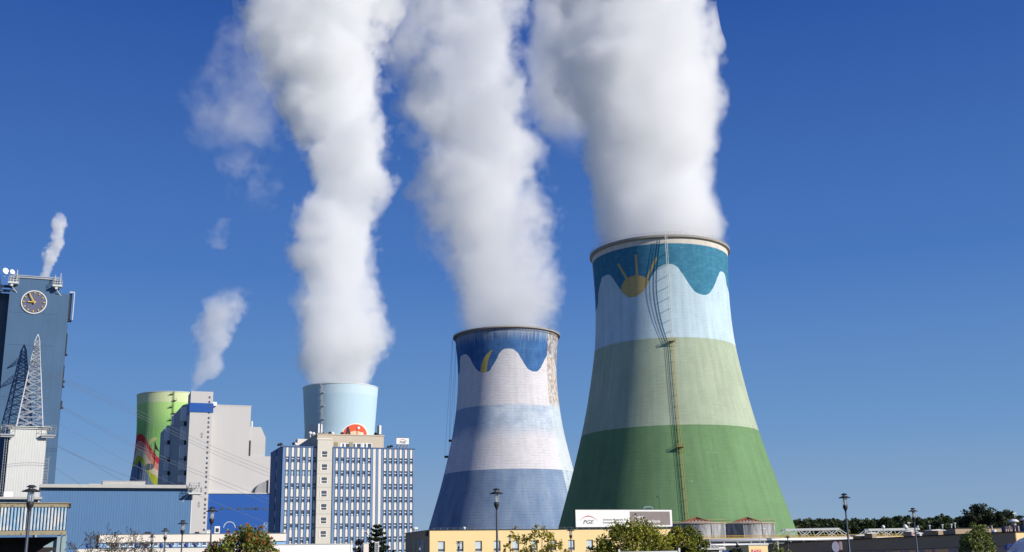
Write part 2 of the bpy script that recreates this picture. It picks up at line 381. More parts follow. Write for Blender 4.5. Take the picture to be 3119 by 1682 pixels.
# --- blue and white tower with crescent moon
TB = Tower((1548, 990), 132, [((1379.5, 1031), (1705, 1028)), ((1387, 1045.5), (1698.5, 1042)), ((1394.4, 1087), (1694.7, 1087)), ((1397, 1150), (1695, 1150)), ((1394.4, 1213), (1701, 1213)), ((1388, 1264), (1706.4, 1261)),
    ((1380, 1324), (1716, 1315)), ((1366, 1383), (1732, 1381)), ((1357, 1423), (1743.5, 1421)), ((1340, 1495), (1762, 1491)), ((1323.5, 1546), (1781, 1542)), ((1303, 1618), (1804, 1612))])
TB.smooth()
def blue_tower():
    T = TB; Rr = 28.0; O = (1320, 960); K = 3.157
    root = empty('cooling_tower', T.c, 0, 'weathered blue and white cooling tower painted with a yellow crescent moon', 'cooling tower')
    g = G('moon_mural_paint'); phi, z, s = tower_coords(g, Rr); L = lambda a, b: pxs(T, Rr, O, K, [(a, b)])[0]
    wv = pxs(T, Rr, O, K, [(248, 560), (256, 440), (270, 393), (300, 378), (335, 395), (370, 450), (410, 515), (450, 545), (485, 551), (520, 545), (560, 500), (610, 420), (650, 350), (700, 323), (735, 322), (790, 345), (840, 410), (890, 490), (930, 530), (975, 543), (1015, 525), (1050, 470), (1085, 405), (1115, 378), (1145, 390), (1170, 480)])
    mt = g.ss(z-g.curve(s, pad(wv, wv[0][1], T, Rr)), -.12, .12)
    zb = L(700, 857)[1]; zc = T.hit(1549, 1428)[1]; zf = L(700, 1110)[1]; ph2 = T.hit(O[0]+1092/K, O[1]+500/K)[0]
    blt = g.noise(g.vec(s, z, 0.), scale=.11, detail=6, rough=.65); nz = g.noise(g.vec(s, z*1.4, 4.), scale=.5, detail=6, rough=.75)
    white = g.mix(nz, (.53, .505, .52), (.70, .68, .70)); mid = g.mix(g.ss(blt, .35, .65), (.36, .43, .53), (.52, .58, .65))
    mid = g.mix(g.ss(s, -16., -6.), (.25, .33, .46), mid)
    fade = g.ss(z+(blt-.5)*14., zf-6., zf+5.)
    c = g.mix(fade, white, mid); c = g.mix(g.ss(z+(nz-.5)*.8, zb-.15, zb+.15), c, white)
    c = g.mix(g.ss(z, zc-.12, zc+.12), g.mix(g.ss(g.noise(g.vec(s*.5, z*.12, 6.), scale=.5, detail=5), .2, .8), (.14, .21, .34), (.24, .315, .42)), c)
    st = g.noise(g.vec(s*.9, z*.05, 2.), scale=1, detail=4); edge = g.ss(z+(st-.5)*16., T.H-9., T.H-1.)
    blue = g.mix(g.ss(blt, .3, .7), (.03, .10, .27), (.06, .17, .37)); blue = g.mix(edge*.6, blue, (.4, .42, .45)); c = g.mix(mt, c, blue)
    run = g.ss(g.noise(g.vec(s*1.6, z*.03, 8.), scale=1, detail=2), .64, .7)*g.ss(z, zf, T.H-12.)*g.ss(z, T.H+4., T.H-16., 1., .25); c = g.mix(run*.55, c, (.62, .62, .62))
    A, ra = circle3(L(452, 550), L(476, 432), L(570, 333)); B, rb = circle3(L(516, 550), L(524, 450), L(572, 333))
    moon = disc(g, s, z, A, ra)*(1.0-disc(g, s, z, B, rb))*mt*g.ss(s, L(575, 400)[0], L(580, 400)[0], 1., 0.)*g.ss(z, L(500, 560)[1], L(500, 545)[1])
    c = g.mix(moon, c, (.5, .4, .12))
    side = g.ss(phi, ph2-.004, ph2+.004)*g.ss(phi, ph2+.9, ph2+.95, 1., 0.)
    vo = g.n('ShaderNodeTexVoronoi'); vo.inputs['Scale'].default_value = .55; g.nt.links.new(g.vec(s*1.4, z*.8, 0.), vo.inputs['Vector'])
    pat = g.mix(g.ss(V(g, vo.outputs['Distance']), .3, .75), (.55, .53, .5), (.3, .22, .15)); pc = g.mix(g.ss(z, zb-1, zb+4), g.mix(nz, (.38, .5, .56), (.6, .62, .6)), pat)
    c = g.mix(side*g.ss(nz, .33, .5)*.85, c, pc)
    chips = g.ss(g.noise(g.vec(s*.8, z, 7.), scale=.8, detail=5, rough=.8), .66, .7)*g.ss(z, zc, zc+3.)*g.ss(z, zb+16., zb+6.); c = g.mix(chips*.7, c, (.22, .2, .2))
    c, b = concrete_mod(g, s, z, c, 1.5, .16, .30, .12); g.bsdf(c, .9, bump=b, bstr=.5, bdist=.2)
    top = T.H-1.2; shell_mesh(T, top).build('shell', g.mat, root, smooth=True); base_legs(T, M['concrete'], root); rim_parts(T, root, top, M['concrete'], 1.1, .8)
    mb = MB()
    for k in range(110): # brackets under the walkway
        a = 2*PI*k/110; R = T.R(top-1); mb.tube((R*math.cos(a), R*math.sin(a), top-1.3), ((R+1.)*math.cos(a), (R+1.)*math.sin(a), top), .1, n=4)
    R = T.R(top-1); mb.lathe([(R+.02, top-1.35), (R+.12, top-1.35), (R+.12, top-1.2), (R+.02, top-1.2), (R+.02, top-1.35)], 110); mb.build('rim_brackets', M['dark'], root)
    for i, (px, py, lb) in enumerate(((1374, 1346, 'upper small work cradle hanging on the left edge of the moon tower'), (1361, 1395, 'lower small work cradle hanging on the left edge of the moon tower'))):
        d = ray(px, py); t = T.D*math.cos(math.asin(min(1, T.R(30)/T.D)))/math.hypot(d.x, d.y); p = EYE+d*t
        e = empty('work_cradle', p, 0, lb, 'work cradle', 'work cradles on the cooling tower')
        MB().box(-1.3, 1.3, -.6, .6, 0, .2).box(-1.3, 1.3, -.65, -.58, .2, 1.2).box(-1.3, 1.3, .58, .65, .2, 1.2).box(-1.35, -1.25, -.6, .6, .2, 1.2).box(1.25, 1.35, -.6, .6, .2, 1.2).build('cradle', M['dark'], e)
        zt = top-p.z; mb = MB()
        for sx in (-1.1, 1.1): mb.tube((sx, 0, 1.2), (sx+(4 if i == 0 else 8)*0.6, 0, zt), .05, n=4)
        mb.build('cable', M['dark'], e)
blue_tower()
# --- pale blue tower behind the office
TP = Tower((1036, 1166), 185, [((921, 1178), (1151.8, 1178)), ((922, 1190), (1150, 1190)), ((928, 1309), (1141, 1317)), ((928.5, 1360), (1143, 1365))])
TP.prof[-1] = (TP.prof[-1][0], TP.prof[-1][1]); TP.base = ((150, 37.0), (149, 37.0))
def pale_profile(T):
    z0, R0 = T.prof[-1]; top = T.prof[0]; ps = [top, T.prof[1], (z0, R0)]
    for i in range(1, 12):
        z = z0*(1-i/12); ps.append((z, R0*math.sqrt(1+((z0-z)/(z0*.62))**2*1.0*.75)))
    T.prof = ps; T.smooth_done = True; T.base = ((ps[-2]), (ps[-1]))
pale_profile(TP)
def ribbed_ladder(T, root, ph, za, zb, mat, side=1):
    mb = MB()
    def P(z, off, dd):
        r = T.R(z)+off; return Vector((r*math.sin(ph)+dd*math.cos(ph), -r*math.cos(ph)+dd*math.sin(ph), z))
    n = int((zb-za)/2)
    for i in range(n):
        a = za+(zb-za)*i/n; b = za+(zb-za)*(i+1)/n
        for dd in (-.6, .6): mb.tube(P(a, .8, dd), P(b, .8, dd), .16, n=4, cap=False)
        mb.tube(P(a, .8, -.6), P(a, .8, .6), .1, n=4)
    mb.build('ladder', mat, root)
    i = 0; z = zb-3
    while z > za:
        dd = 1.6 if i % 2 else -1.6; mb = MB()
        mb.poly([P(z+h, o, dd+k) for h in (0, .3) for o, k in ((.1, -1.6), (2.2, -1.6), (2.2, 1.6), (.1, 1.6))], [(0, 1, 2, 3), (4, 5, 6, 7), (0, 1, 5, 4), (1, 2, 6, 5), (2, 3, 7, 6), (3, 0, 4, 7)])
        for o, k in ((2.2, -1.6), (2.2, 1.6)): mb.tube(P(z, o, dd+k), P(z+1.6, o, dd+k), .1, n=4)
        mb.tube(P(z+1.6, 2.2, dd-1.6), P(z+1.6, 2.2, dd+1.6), .1, n=4)
        mb.build('platform', mat, root); z -= 6.6; i += 1
def new_mod(g, phi, z, s, col, nr=140, amt=.05):
    rb = g.m('PINGPONG', phi*(nr/(2*PI))+50, .5); bl = g.noise(g.vec(s, z, 0.), scale=.03, detail=5)
    f = .97+g.ss(rb, 0., .12)*.06+(bl-.5)*(2*amt)+(g.noise(g.vec(s*.8, z*.04, 0.), scale=1, detail=2)-.5)*.1
    k = g.n('ShaderNodeVectorMath'); k.operation = 'SCALE'; g.set(k.inputs[0], col); g.set(k.inputs['Scale'], f); return k.outputs[0], rb
def pale_tower():
    T = TP; Rr = 38.; O = (780, 1130); K = 2.515
    root = empty('cooling_tower', T.c, 0, 'pale blue cooling tower with a red painted disc, behind the office block', 'cooling tower')
    g = G('pale_tower_paint'); phi, z, s = tower_coords(g, Rr); L = lambda a, b: pxs(T, Rr, O, K, [(a, b)])[0]
    zt = L(640, 165)[1]
    c = g.mix(g.ss(z, zt-.2, zt+.2), (.45, .60, .68), (.50, .63, .70))
    def ell(cx, cy_, rx, ry, col, c, msk=None):
        a = L(cx-rx, cy_); b = L(cx+rx, cy_); t = L(cx, cy_-ry); m = disc(g, s, z, ((a[0]+b[0])/2, (a[1]+b[1])/2), abs(b[0]-a[0])/2, t[1]-(a[1]+b[1])/2, .3); return g.mix(m if msk is None else m*msk, c, col)
    c = ell(440, 478, 62, 72, (.5, .55, .58), c)
    c = ell(757, 492, 103, 91, (.75, .74, .72), c); c = ell(757, 492, 93, 84, (.68, .1, .05), c); c = ell(762, 498, 62, 38, (.72, .5, .32), c)
    for a, b, w_ in (((690, 488), (703, 438), 1.0), ((703, 438), (716, 488), 1.3), ((773, 432), (773, 488), .5)): c = g.mix(seg(g, s, z, L(*a), L(*b), w_, .3), c, (.05, .04, .04))
    c = ell(787, 436, 9, 9, (.75, .72, .7), c); c = ell(812, 482, 10, 12, (.75, .7, .6), c)
    c, rb = new_mod(g, phi, z, s, c); g.bsdf(c, .85, bump=g.ss(rb, 0., .12), bstr=.3, bdist=.2)
    shell_mesh(T, T.H-.3).build('shell', g.mat, root, smooth=True); base_legs(T, M['concrete'], root)
    R = T.R(T.H-.3); mb = MB(); mb.lathe([(R-1.2, T.H-.3), (R+.5, T.H-.3), (R+.5, T.H+.3), (R-1.2, T.H+.3), (R-1.2, T.H-.3)], 160); mb.build('rim', M['white'], root)
    ribbed_ladder(T, root, T.hit(981, 1240)[0], 60, T.H, M['steel'])
pale_tower()
TR = Tower((519, 1192), 185, [((410, 1205), (632, 1201)), ((411, 1215), (631, 1212)), ((412, 1258), (627, 1256)), ((414, 1307), (624, 1307)), ((415, 1345), (625, 1345)), ((412, 1405), (631, 1405)), ((406.5, 1463), (640, 1463))])
TR.smooth()
def rainbow_tower():
    T = TR; Rr = 38.; O = (400, 1160); K = 4.086
    root = empty('cooling_tower', T.c, 0, 'light green cooling tower painted with a rainbow wave and black music notes', 'cooling tower')
    g = G('rainbow_mural_paint'); phi, z, s = tower_coords(g, Rr); L = lambda a, b: pxs(T, Rr, O, K, [(a, b)])[0]
    zt = L(300, 262)[1]; zm = L(300, 640)[1]
    c = g.mix(g.ss(z, zm, zt), (.22, .46, .13), (.42, .66, .22)); c = g.mix(g.ss(z, zt-.3, zt+.3), c, (.62, .68, .38))
    def band(pts, col, c):
        p = [L(*q) for q in pts]; return g.mix(g.ss(g.curve(s, [(-60., p[0][1])]+p+[(60., p[-1][1]-10)])-z, -.25, .25), c, col)
    c = band([(46, 790), (62, 710), (105, 660), (160, 690), (200, 750), (240, 825), (290, 890), (345, 955)], (.5, .03, .03), c)
    c = band([(46, 850), (64, 780), (105, 748), (160, 780), (205, 850), (250, 930), (300, 1000), (345, 1040)], (.6, .23, .17), c)
    c = band([(46, 930), (64, 870), (105, 848), (160, 890), (215, 980), (270, 1060), (345, 1120)], (.62, .5, .33), c)
    c = band([(46, 1000), (66, 950), (100, 935), (150, 970), (190, 1060), (240, 1140), (300, 1185), (345, 1220)], (.36, .42, .03), c)
    c = band([(46, 1060), (66, 1030), (100, 1018), (150, 1050), (180, 1110), (225, 1200), (260, 1270), (345, 1330)], (.15, .21, .32), c)
    for a, b in (((232, 775), (262, 730)), ((262, 730), (300, 722))): c = g.mix(seg(g, s, z, L(*a), L(*b), 1.6, .3)*.8, c, (.62, .55, .2))
    bk = (.025, .03, .035)
    a = L(162, 1075); b = L(282, 1075); t = L(222, 1030); c = g.mix(disc(g, s, z, ((a[0]+b[0])/2, a[1]), (b[0]-a[0])/2, (t[1]-a[1]), .3), c, (.12, .13, .15))
    for p, q, w_ in (((283, 1045), (296, 765), .55), ((80, 1240), (98, 1005), .5), ((98, 1005), (112, 1075), 1.0), ((112, 1075), (132, 1130), .9), ((132, 1130), (120, 1220), .5)): c = g.mix(seg(g, s, z, L(*p), L(*q), w_, .25), c, bk)
    c = g.mix(tri(g, s, z, [L(296, 765), L(298, 850), L(352, 890)]), c, bk)
    for x_, w_ in ((190, .35), (215, .6), (237, .4), (290, .3)):
        sx = L(x_, 400)[0]; c = g.mix(g.ss(g.m('ABSOLUTE', s-sx), w_, w_+.3, 1., 0.)*.3, c, (.6, .68, .5))
    c, rb = new_mod(g, phi, z, s, c, 150, .06); g.bsdf(c, .85, bump=g.ss(rb, 0., .12), bstr=.3, bdist=.2)
    shell_mesh(T, T.H-.3).build('shell', g.mat, root, smooth=True); base_legs(T, M['concrete'], root)
    R = T.R(T.H-.3); mb = MB(); mb.lathe([(R-1.2, T.H-.3), (R+.4, T.H-.3), (R+.4, T.H+.3), (R-1.2, T.H+.3), (R-1.2, T.H-.3)], 160); mb.build('rim', M['pale_steel'], root)
    ribbed_ladder(T, root, T.hit(527, 1240)[0], 60, T.H, M['dark'])
rainbow_tower()

# ------------------------------------------------------------------ steam
def plume(label, Y, rows, dens=.14, bias=.8, amp=(.7, 1.3), feat=22., sharp=4.0, seed=0., drift=0., white=.999, det=7, surf=True, n_dom=40, name='steam_plume', cover=.95, squash=1.0, fine=.45, fade=(0., 0.)):
    """rows: (y, xleft, xright) in photo pixels, bottom first; a real column of vapour at depth Y"""
    pts = []
    for i, (py, a, b) in enumerate(rows):
        yy = Y+drift*i; p = at((a+b)/2, py, yy); pts.append((p, (b-a)/2/F*yy*1.02))
    o0 = pts[0][0].copy(); pts = [(p-o0, r) for p, r in pts]; z0, z1 = 0, pts[-1][0].z
    g = G('steam_'+str(int(seed))); x, y, z = g.xyz()
    pos = lambda i: g.curve(z, [(p.z, p[i]) for p, _ in pts])
    rr = g.curve(z, [(p.z, r) for p, r in pts]); cx_, cy_ = pos(0), pos(1)
    wx = g.n('ShaderNodeVectorMath'); wx.operation = 'ADD'; g.nt.links.new(g.tc.outputs['Object'], wx.inputs[0]); wx.inputs[1].default_value = (seed*37.1, seed*11.7, seed*5.3)
    n1 = g.noise(wx.outputs[0], scale=1/feat, detail=det, rough=.6, dist=.3)
    vr = g.n('ShaderNodeTexVoronoi'); vr.feature = 'SMOOTH_F1'; vr.inputs['Scale'].default_value = 1.9/feat; vr.inputs['Smoothness'].default_value = .35; g.nt.links.new(wx.outputs[0], vr.inputs['Vector'])
    puff = V(g, vr.outputs['Distance'])
    n0 = g.noise(wx.outputs[0], scale=.3/feat, detail=1)
    dx = (x-cx_)/rr; dy = (y-cy_)/(rr*squash); d = g.m('SQRT', dx*dx+dy*dy)
    n2 = g.noise(wx.outputs[0], scale=5.5/feat, detail=3, rough=.65)
    t = z*(1/z1); am = amp[0]+t*(amp[1]-amp[0])
    f = (bias-d)+(n1-.5)*am*2.0+(n0-.5)*am*.9+(.42-puff)*am*.4+(n2-.5)*fine
    f = g.m('MULTIPLY', f*sharp, 1.0, True)
    endf = g.ss(d, 1.02, 1.22, 1., 0.)
    if fade[0] > 0: f = f*g.ss(t+(n1-.5)*.5, 0., fade[0])
    if fade[1] > 0: f = f*g.ss(t+(n1-.5)*.5, 1.-fade[1], 1., 1., 0.)
    pv = g.n('ShaderNodeVolumePrincipled'); pv.inputs['Color'].default_value = (white, white*.9975, white*.993, 1); pv.inputs['Anisotropy'].default_value = -.25
    g.set(pv.inputs['Density'], f*endf*dens); g.nt.links.new(pv.outputs[0], g.out.inputs['Volume'])
    if surf:
        a = g.n('ShaderNodeBsdfTransparent'); b = g.n('ShaderNodeBsdfDiffuse'); mx = g.n('ShaderNodeMixShader'); mx.inputs[0].default_value = 0.0
        g.nt.links.new(a.outputs[0], mx.inputs[1]); g.nt.links.new(b.outputs[0], mx.inputs[2]); g.nt.links.new(mx.outputs[0], g.out.inputs['Surface'])
    mb = MB(); K = 28; rings = []
    for i in range(n_dom+1):
        tt = i/n_dom*(len(pts)-1); a = min(int(tt), len(pts)-2); u = tt-a; p = pts[a][0].lerp(pts[a+1][0], u); r = pts[a][1]*(1-u)+pts[a+1][1]*u
        for k in range(K):
            an = 2*PI*k/K; q = Vector((math.cos(an), math.sin(an)*squash, 0)); nn = noise.noise((p+q*r)*(1/(feat*1.3))+Vector((seed, 0, 0)))
            mb.v.append(tuple(p+q*r*(cover+amp[1]*.12+.12*nn)))
    for i in range(n_dom):
        for k in range(K): k2 = (k+1) % K; mb.f.append([i*K+k, i*K+k2, (i+1)*K+k2, (i+1)*K+k]); mb.m.append(0)
    mb.f.append(list(range(K-1, -1, -1))); mb.f.append([n_dom*K+k for k in range(K)]); mb.m += [0, 0]
    o = mb.build(name, g.mat, None, True, o0); tag(o, label, 'steam'); return o
S = 1.2108
def R_(*rows): return [(y*S, a*S, b*S) for y, a, b in rows]
YG, YB, YP, YR = TG.c.y, TB.c.y, TP.c.y, TR.c.y
# ------------------------------------------------------------------ left: clock tower, mast, halls
def railing(mb, x0, x1, y0, y1, z, h=1.1, r=.05, sides='fblr', step=1.2):
    segs = {'f': ((x0, y0), (x1, y0)), 'b': ((x0, y1), (x1, y1)), 'l': ((x0, y0), (x0, y1)), 'r': ((x1, y0), (x1, y1))}
    for k in sides:
        (a, b), (c, d) = segs[k]; L = math.hypot(c-a, d-b); n = max(1, int(L/step))
        for t in (.5, 1): mb.tube((a, b, z+h*t), (c, d, z+h*t), r, n=4)
        for i in range(n+1): mb.tube((a+(c-a)*i/n, b+(d-b)*i/n, z), (a+(c-a)*i/n, b+(d-b)*i/n, z+h), r, n=4)
M['slate'] = paint('slate_blue_cladding', (.066, .13, .225), .14, .12, .16, .55)
M['slate_dark'] = paint('blue_grey_cladding', (.06, .10, .16), .1, .25, .1, .55)
M['hall_blue'] = paint('corrugated_blue_cladding', (.09, .19, .35), .06, .3, .12, .5, rib=.6)
M['shaft_white'] = paint('white_grey_profiled_cladding', (.64, .64, .6), .05, .4, .14, .6, rib=.7)
M['coping'] = paint('pale_roof_coping', (.46, .45, .42), .15, .7, .1, .7)
M['clock_face'] = paint('clock_face_grey', (.12, .13, .19), .05, 1, .02, .6)
M['clock_yellow'] = paint('clock_yellow', (.75, .5, .08), .03, 1, .02, .5)
M['mast'] = paint('mast_galvanised', (.45, .47, .5), .05, 1, .03, .5)
CT = Frame(31.7, 870.7, 330)
def clock_tower():
    f = CT; t = fempty('clock_tower', f, 'tall slate blue clock tower at the left edge of the photo', 'clock tower')
    ztop = (f.xz(57, 845)[1]+f.xz(163, 852.6)[1])/2; xr = f.xz(177, 898)[0]; x2, z2 = f.xz(212, 896, 2.5); zr = f.xz(20, 885)[1]
    MB().box(0, xr, 0, 14, 0, ztop).build('front_block', M['slate'], t)
    MB().box(xr, x2, 2.5, 16, 0, z2).build('side_wing', M['slate'], t)
    MB().box(-3.2, 0, 4, 14, 0, zr).build('recess', M['slate_dark'], t)
    MB().box(-22, -3.2, -.5, 14, 0, f.xz(8, 838)[1]).build('side_wing', M['slate'], t)
    MB().box(-3.2, .0, .6, 1.4, zr-.2, zr+.5).box(-3.2, 0, 2.4, 3.2, zr+1.6, zr+2.3).build('cross_beam', M['slate_dark'], t)
    mb = MB(); mb.box(1.2, xr-1.2, -.35, .3, ztop-.1, ztop+.25).box(1.2, xr-1.2, -.5, .1, ztop+.45, ztop+.7).build('roof_edge', M['steel'], t)
    for z_, xx in ((ztop-11, xr), (ztop-21, xr), (ztop-37, xr)): MB().box(.3, xx, -.03, 0.01, z_, z_+.12).build('panel_joint', M['slate_dark'], t)
    for a, b, ya, yb in ((24, 56, 862, 830), (160, 189, 872, 838)):
        x0, z0 = f.xz(a, ya, -2); x1, _ = f.xz(b, ya, -2); mb = MB(); mb.box(x0, x1, -2.2, .0, z0, z0+.5).box(x0+.8, x0+1.5, -1.9, -1.2, z0-.8, z0)
        railing(mb, x0, x1, -2.2, 0, z0+.5, 1.3, .07); railing(mb, x0+.3, x1-.3, -1.6, -.4, z0+1.9, 1.1, .07); mb.tube((x1-.6, -.8, z0), (x1-.6, -.8, z0+4.6), .09); mb.tube((x0+.6, -.8, z0), (x0+.6, -.8, z0+4), .07)
        mb.tube((x0+.2, -2, z0+.3), (x0+2.6, 0, z0-2.4), .12, n=5)
        mb.build('balcony', M['pale_steel'], t)
    # clock
    cx, cz = f.xz(103.7, 921); rc = (f.xz(143.3, 921)[0]-f.xz(64.1, 921)[0])/2
    def plate(r, y, n=64): return [(cx+r*math.cos(2*PI*k/n), cz+r*math.sin(2*PI*k/n)) for k in range(n)]
    fc = MB().prism(plate(rc-.12, 0), -.18, .0, 'y').build('clock_face', M['clock_face'], t)
    mb = MB(); n = 72
    for k in range(n):
        a, b = 2*PI*k/n, 2*PI*(k+1)/n; q = []
        for r in (rc-.25, rc):
            for an in (a, b): q.append((cx+r*math.cos(an), cz+r*math.sin(an)))
        mb.prism([q[0], q[1], q[3], q[2]], -.32, -.02)
    mb.build('clock_ring', M['white'], fc)
    for k in range(12):
        a = PI/6*k; u = (math.sin(a), math.cos(a)); p = (math.cos(a), -math.sin(a)); q = []
        for r, s_ in ((rc*.72, -1), (rc*.72, 1), (rc*.86, 1), (rc*.86, -1)): q.append((cx+u[0]*r+p[0]*s_*.13, cz+u[1]*r+p[1]*s_*.13))
        MB().prism(q, -.5, -.3).build('hour_mark', M['clock_yellow'], fc)
    for nm, an, ln, wd, y in (('hour_hand', math.radians(269), .46, .16, -.7), ('minute_hand', math.radians(331), .84, .15, -.85)):
        u = (math.sin(an), math.cos(an)); p = (u[1], -u[0]); q = []
        for r, s_ in ((-rc*.16, -1), (-rc*.16, 1), (rc*ln, .8), (rc*ln, -.8)): q.append((cx+u[0]*r+p[0]*s_*wd, cz+u[1]*r+p[1]*s_*wd))
        MB().prism(q, y, y+.12).build(nm, M['clock_yellow'], fc)
    # pipes and shafts along the right edge
    def bar(px, ya, yb, wdt, mat, nm, off=.6):
        x0, z0 = f.xz(px, yb, 6); z1 = f.xz(px, ya, 6)[1]; MB().box(x2, x2+wdt, 5, 6, z0, z1).box(x2, x2+wdt+.4, 4.7, 6.3, z0-.6, z0-.2).build(nm, mat, t)
    bar(205, 897, 975, .75, M['dark'], 'vent_shaft'); bar(198, 1018, 1078, .4, M['dark'], 'vent_shaft'); bar(192, 1115, 1160, .3, M['dark'], 'vent_shaft'); bar(186, 1165, 1175, .3, M['dark'], 'vent_shaft'); bar(184, 1222, 1240, .5, M['dark'], 'vent_shaft')
    mb = MB(); x_, z_ = f.xz(205, 897, 6); mb.tube((x2, 4.2, z_+.3), (x2+1.4, 4.2, z_+.3), .25); mb.tube((x2+1.4, 4.2, z_+.3), (x2+1.4, 4.2, z_-8.5), .14, n=6); mb.build('pipe', M['pale_steel'], t)
    # dishes on the roof
    for px, py, r, lb in ((15, 829, 1.0, 'white dish antenna at the far left of the clock tower roof'), (35, 833, .8, 'white dish antenna over the left balcony of the clock tower')):
        x, z = f.xz(px, py, -1); p = f.w(x, -1, ztop+.2); e = empty('dish_antenna', p, f.g, lb, 'antenna', 'dish antennas on the clock tower')
        h = max(z-ztop, 1.0); mb = MB(); mb.lathe([(.01, .0), (r*.6, .12), (r, .4), (r, .5), (.01, .15)], 20); o = mb.build('dish', M['white'], e); o.location = (0, 0, h); o.rotation_euler = (math.radians(80), 0, math.radians(35))
        MB().tube((0, .4, -.5), (0, .4, h), .09).build('pole', M['steel'], e)
clock_tower()
WB = Frame(31, 1306.5, 322)
def mast_block():
    f = WB; t = fempty('lift_shaft', f, 'white profiled-metal tower block standing before the clock tower', 'tower block')
    x1, z1 = f.xz(143, 1308); MB().box(0, x1, 0, 7.4, 0, z1).build('body', M['shaft_white'], t)
    MB().box(-.5, x1+.5, -.4, 7.4, z1+.002, z1+.35).box(-.9, x1+.9, -.8, 7.3, z1+.5, z1+.7).build('roof_edge', M['pale_steel'], t)
    for a, b in ((-2.4, 1.4), (x1-1.4, x1+2.4)):
        mb = MB(); mb.box(a, b, -1.6, 3, z1-2.1, z1-1.7); railing(mb, a, b, -1.6, 3, z1-1.7, 2.6, .06); mb.box(a+.1, b-.2, -1.3, -1.0, z1-2.6, z1-2.1); mb.build('balcony', M['steel'], t)
    mb = MB()
    for xx in (-1.1, -.5): mb.tube((xx, -.3, 8), (xx, -.3, z1-2), .07, n=4)
    for i in range(40): zz = 9+i*(z1-12)/40; mb.tube((-1.1, -.3, zz), (-.5, -.3, zz), .05, n=4)
    mb.build('ladder', M['steel'], t)
    zs = f.xz(145, 1400)[1]; mb = MB()
    for i in range(19): zz = zs-i*.8; mb.box(x1, x1+1.3, .5, 2.5, zz, zz+.1).box(x1+1.2, x1+1.3, .5, .6, zz, zz+.8).box(x1, x1+1.3, .5, .56, zz+.4, zz+.46)
    mb.build('stair', M['steel'], t)
    # lattice mast
    m = empty('lattice_mast', f.w(x1/2, 5.7, z1+.7), f.g, 'pale lattice mast on the white block in front of the clock tower', 'lattice mast')
    ztp = f.xz(115, 1014, 3.6)[1]-z1-.7; hb = (f.xz(137, 1300, 3.6)[0]-f.xz(54, 1300, 3.6)[0])/2
    def hw(t_): return hb*(1-.90*t_) if t_ < .93 else hb*.163*(1-t_)/.07+.05
    lv = [0, .12, .23, .33, .42, .5, .57, .63, .68, .73, .77, .81, .85, .89, .93, 1.0]
    legs = [MB() for _ in range(4)]; br = MB(); cs = [(-1, -1), (1, -1), (1, 1), (-1, 1)]
    for a, b in zip(lv, lv[1:]):
        wa, wb = hw(a), hw(b); P = [Vector((sx_*wa, sy*wa*.36, a*ztp)) for sx_, sy in cs]; Q = [Vector((sx_*wb, sy*wb*.36, b*ztp)) for sx_, sy in cs]
        for i in range(4):
            j = (i+1) % 4; legs[i].tube(P[i], Q[i], .17 if a < .6 else .12, n=5)
            br.tube(P[i], Q[j], .085, n=4); br.tube(P[j], Q[i], .085, n=4); br.tube(Q[i], Q[j], .085, n=4)
            if a < .4: c_ = (P[i]+P[j]+Q[i]+Q[j])/4; br.tube((P[i]+Q[i])/2, c_, .06, n=4); br.tube((P[j]+Q[j])/2, c_, .06, n=4); br.tube(P[i], (P[i]+P[j])/2+Vector((0, 0, .0)), .06, n=4)
    for l in legs: l.build('leg', M['mast'], m)
    br.build('bracing', M['mast'], m)
    for za, ln in ((.66, 6.5), (.83, 4.5)):   # arms reaching towards the viewer
        mb = MB(); z_ = za*ztp; w_ = hw(za)
        for sx_ in (-1, 1):
            for zz in (0, 1.0): mb.tube((sx_*w_, -w_*.5, z_+zz), (sx_*.15, -w_*.5-ln, z_+.3), .08, n=4)
            for i in range(6):
                u = i/6; u2 = (i+1)/6; mb.tube((sx_*w_*(1-u), -w_*.5-ln*u, z_+.3*u), (sx_*w_*(1-u2), -w_*.5-ln*u2, z_+1-.7*u2), .06, n=4); mb.tube((w_*(1-u), -w_*.5-ln*u, z_+1-.7*u), (-w_*(1-u2), -w_*.5-ln*u2, z_+1-.7*u2), .05, n=4)
        mb.build('arm', M['mast'], m)
mast_block()
HA = Frame(125, 1474.5, 270)
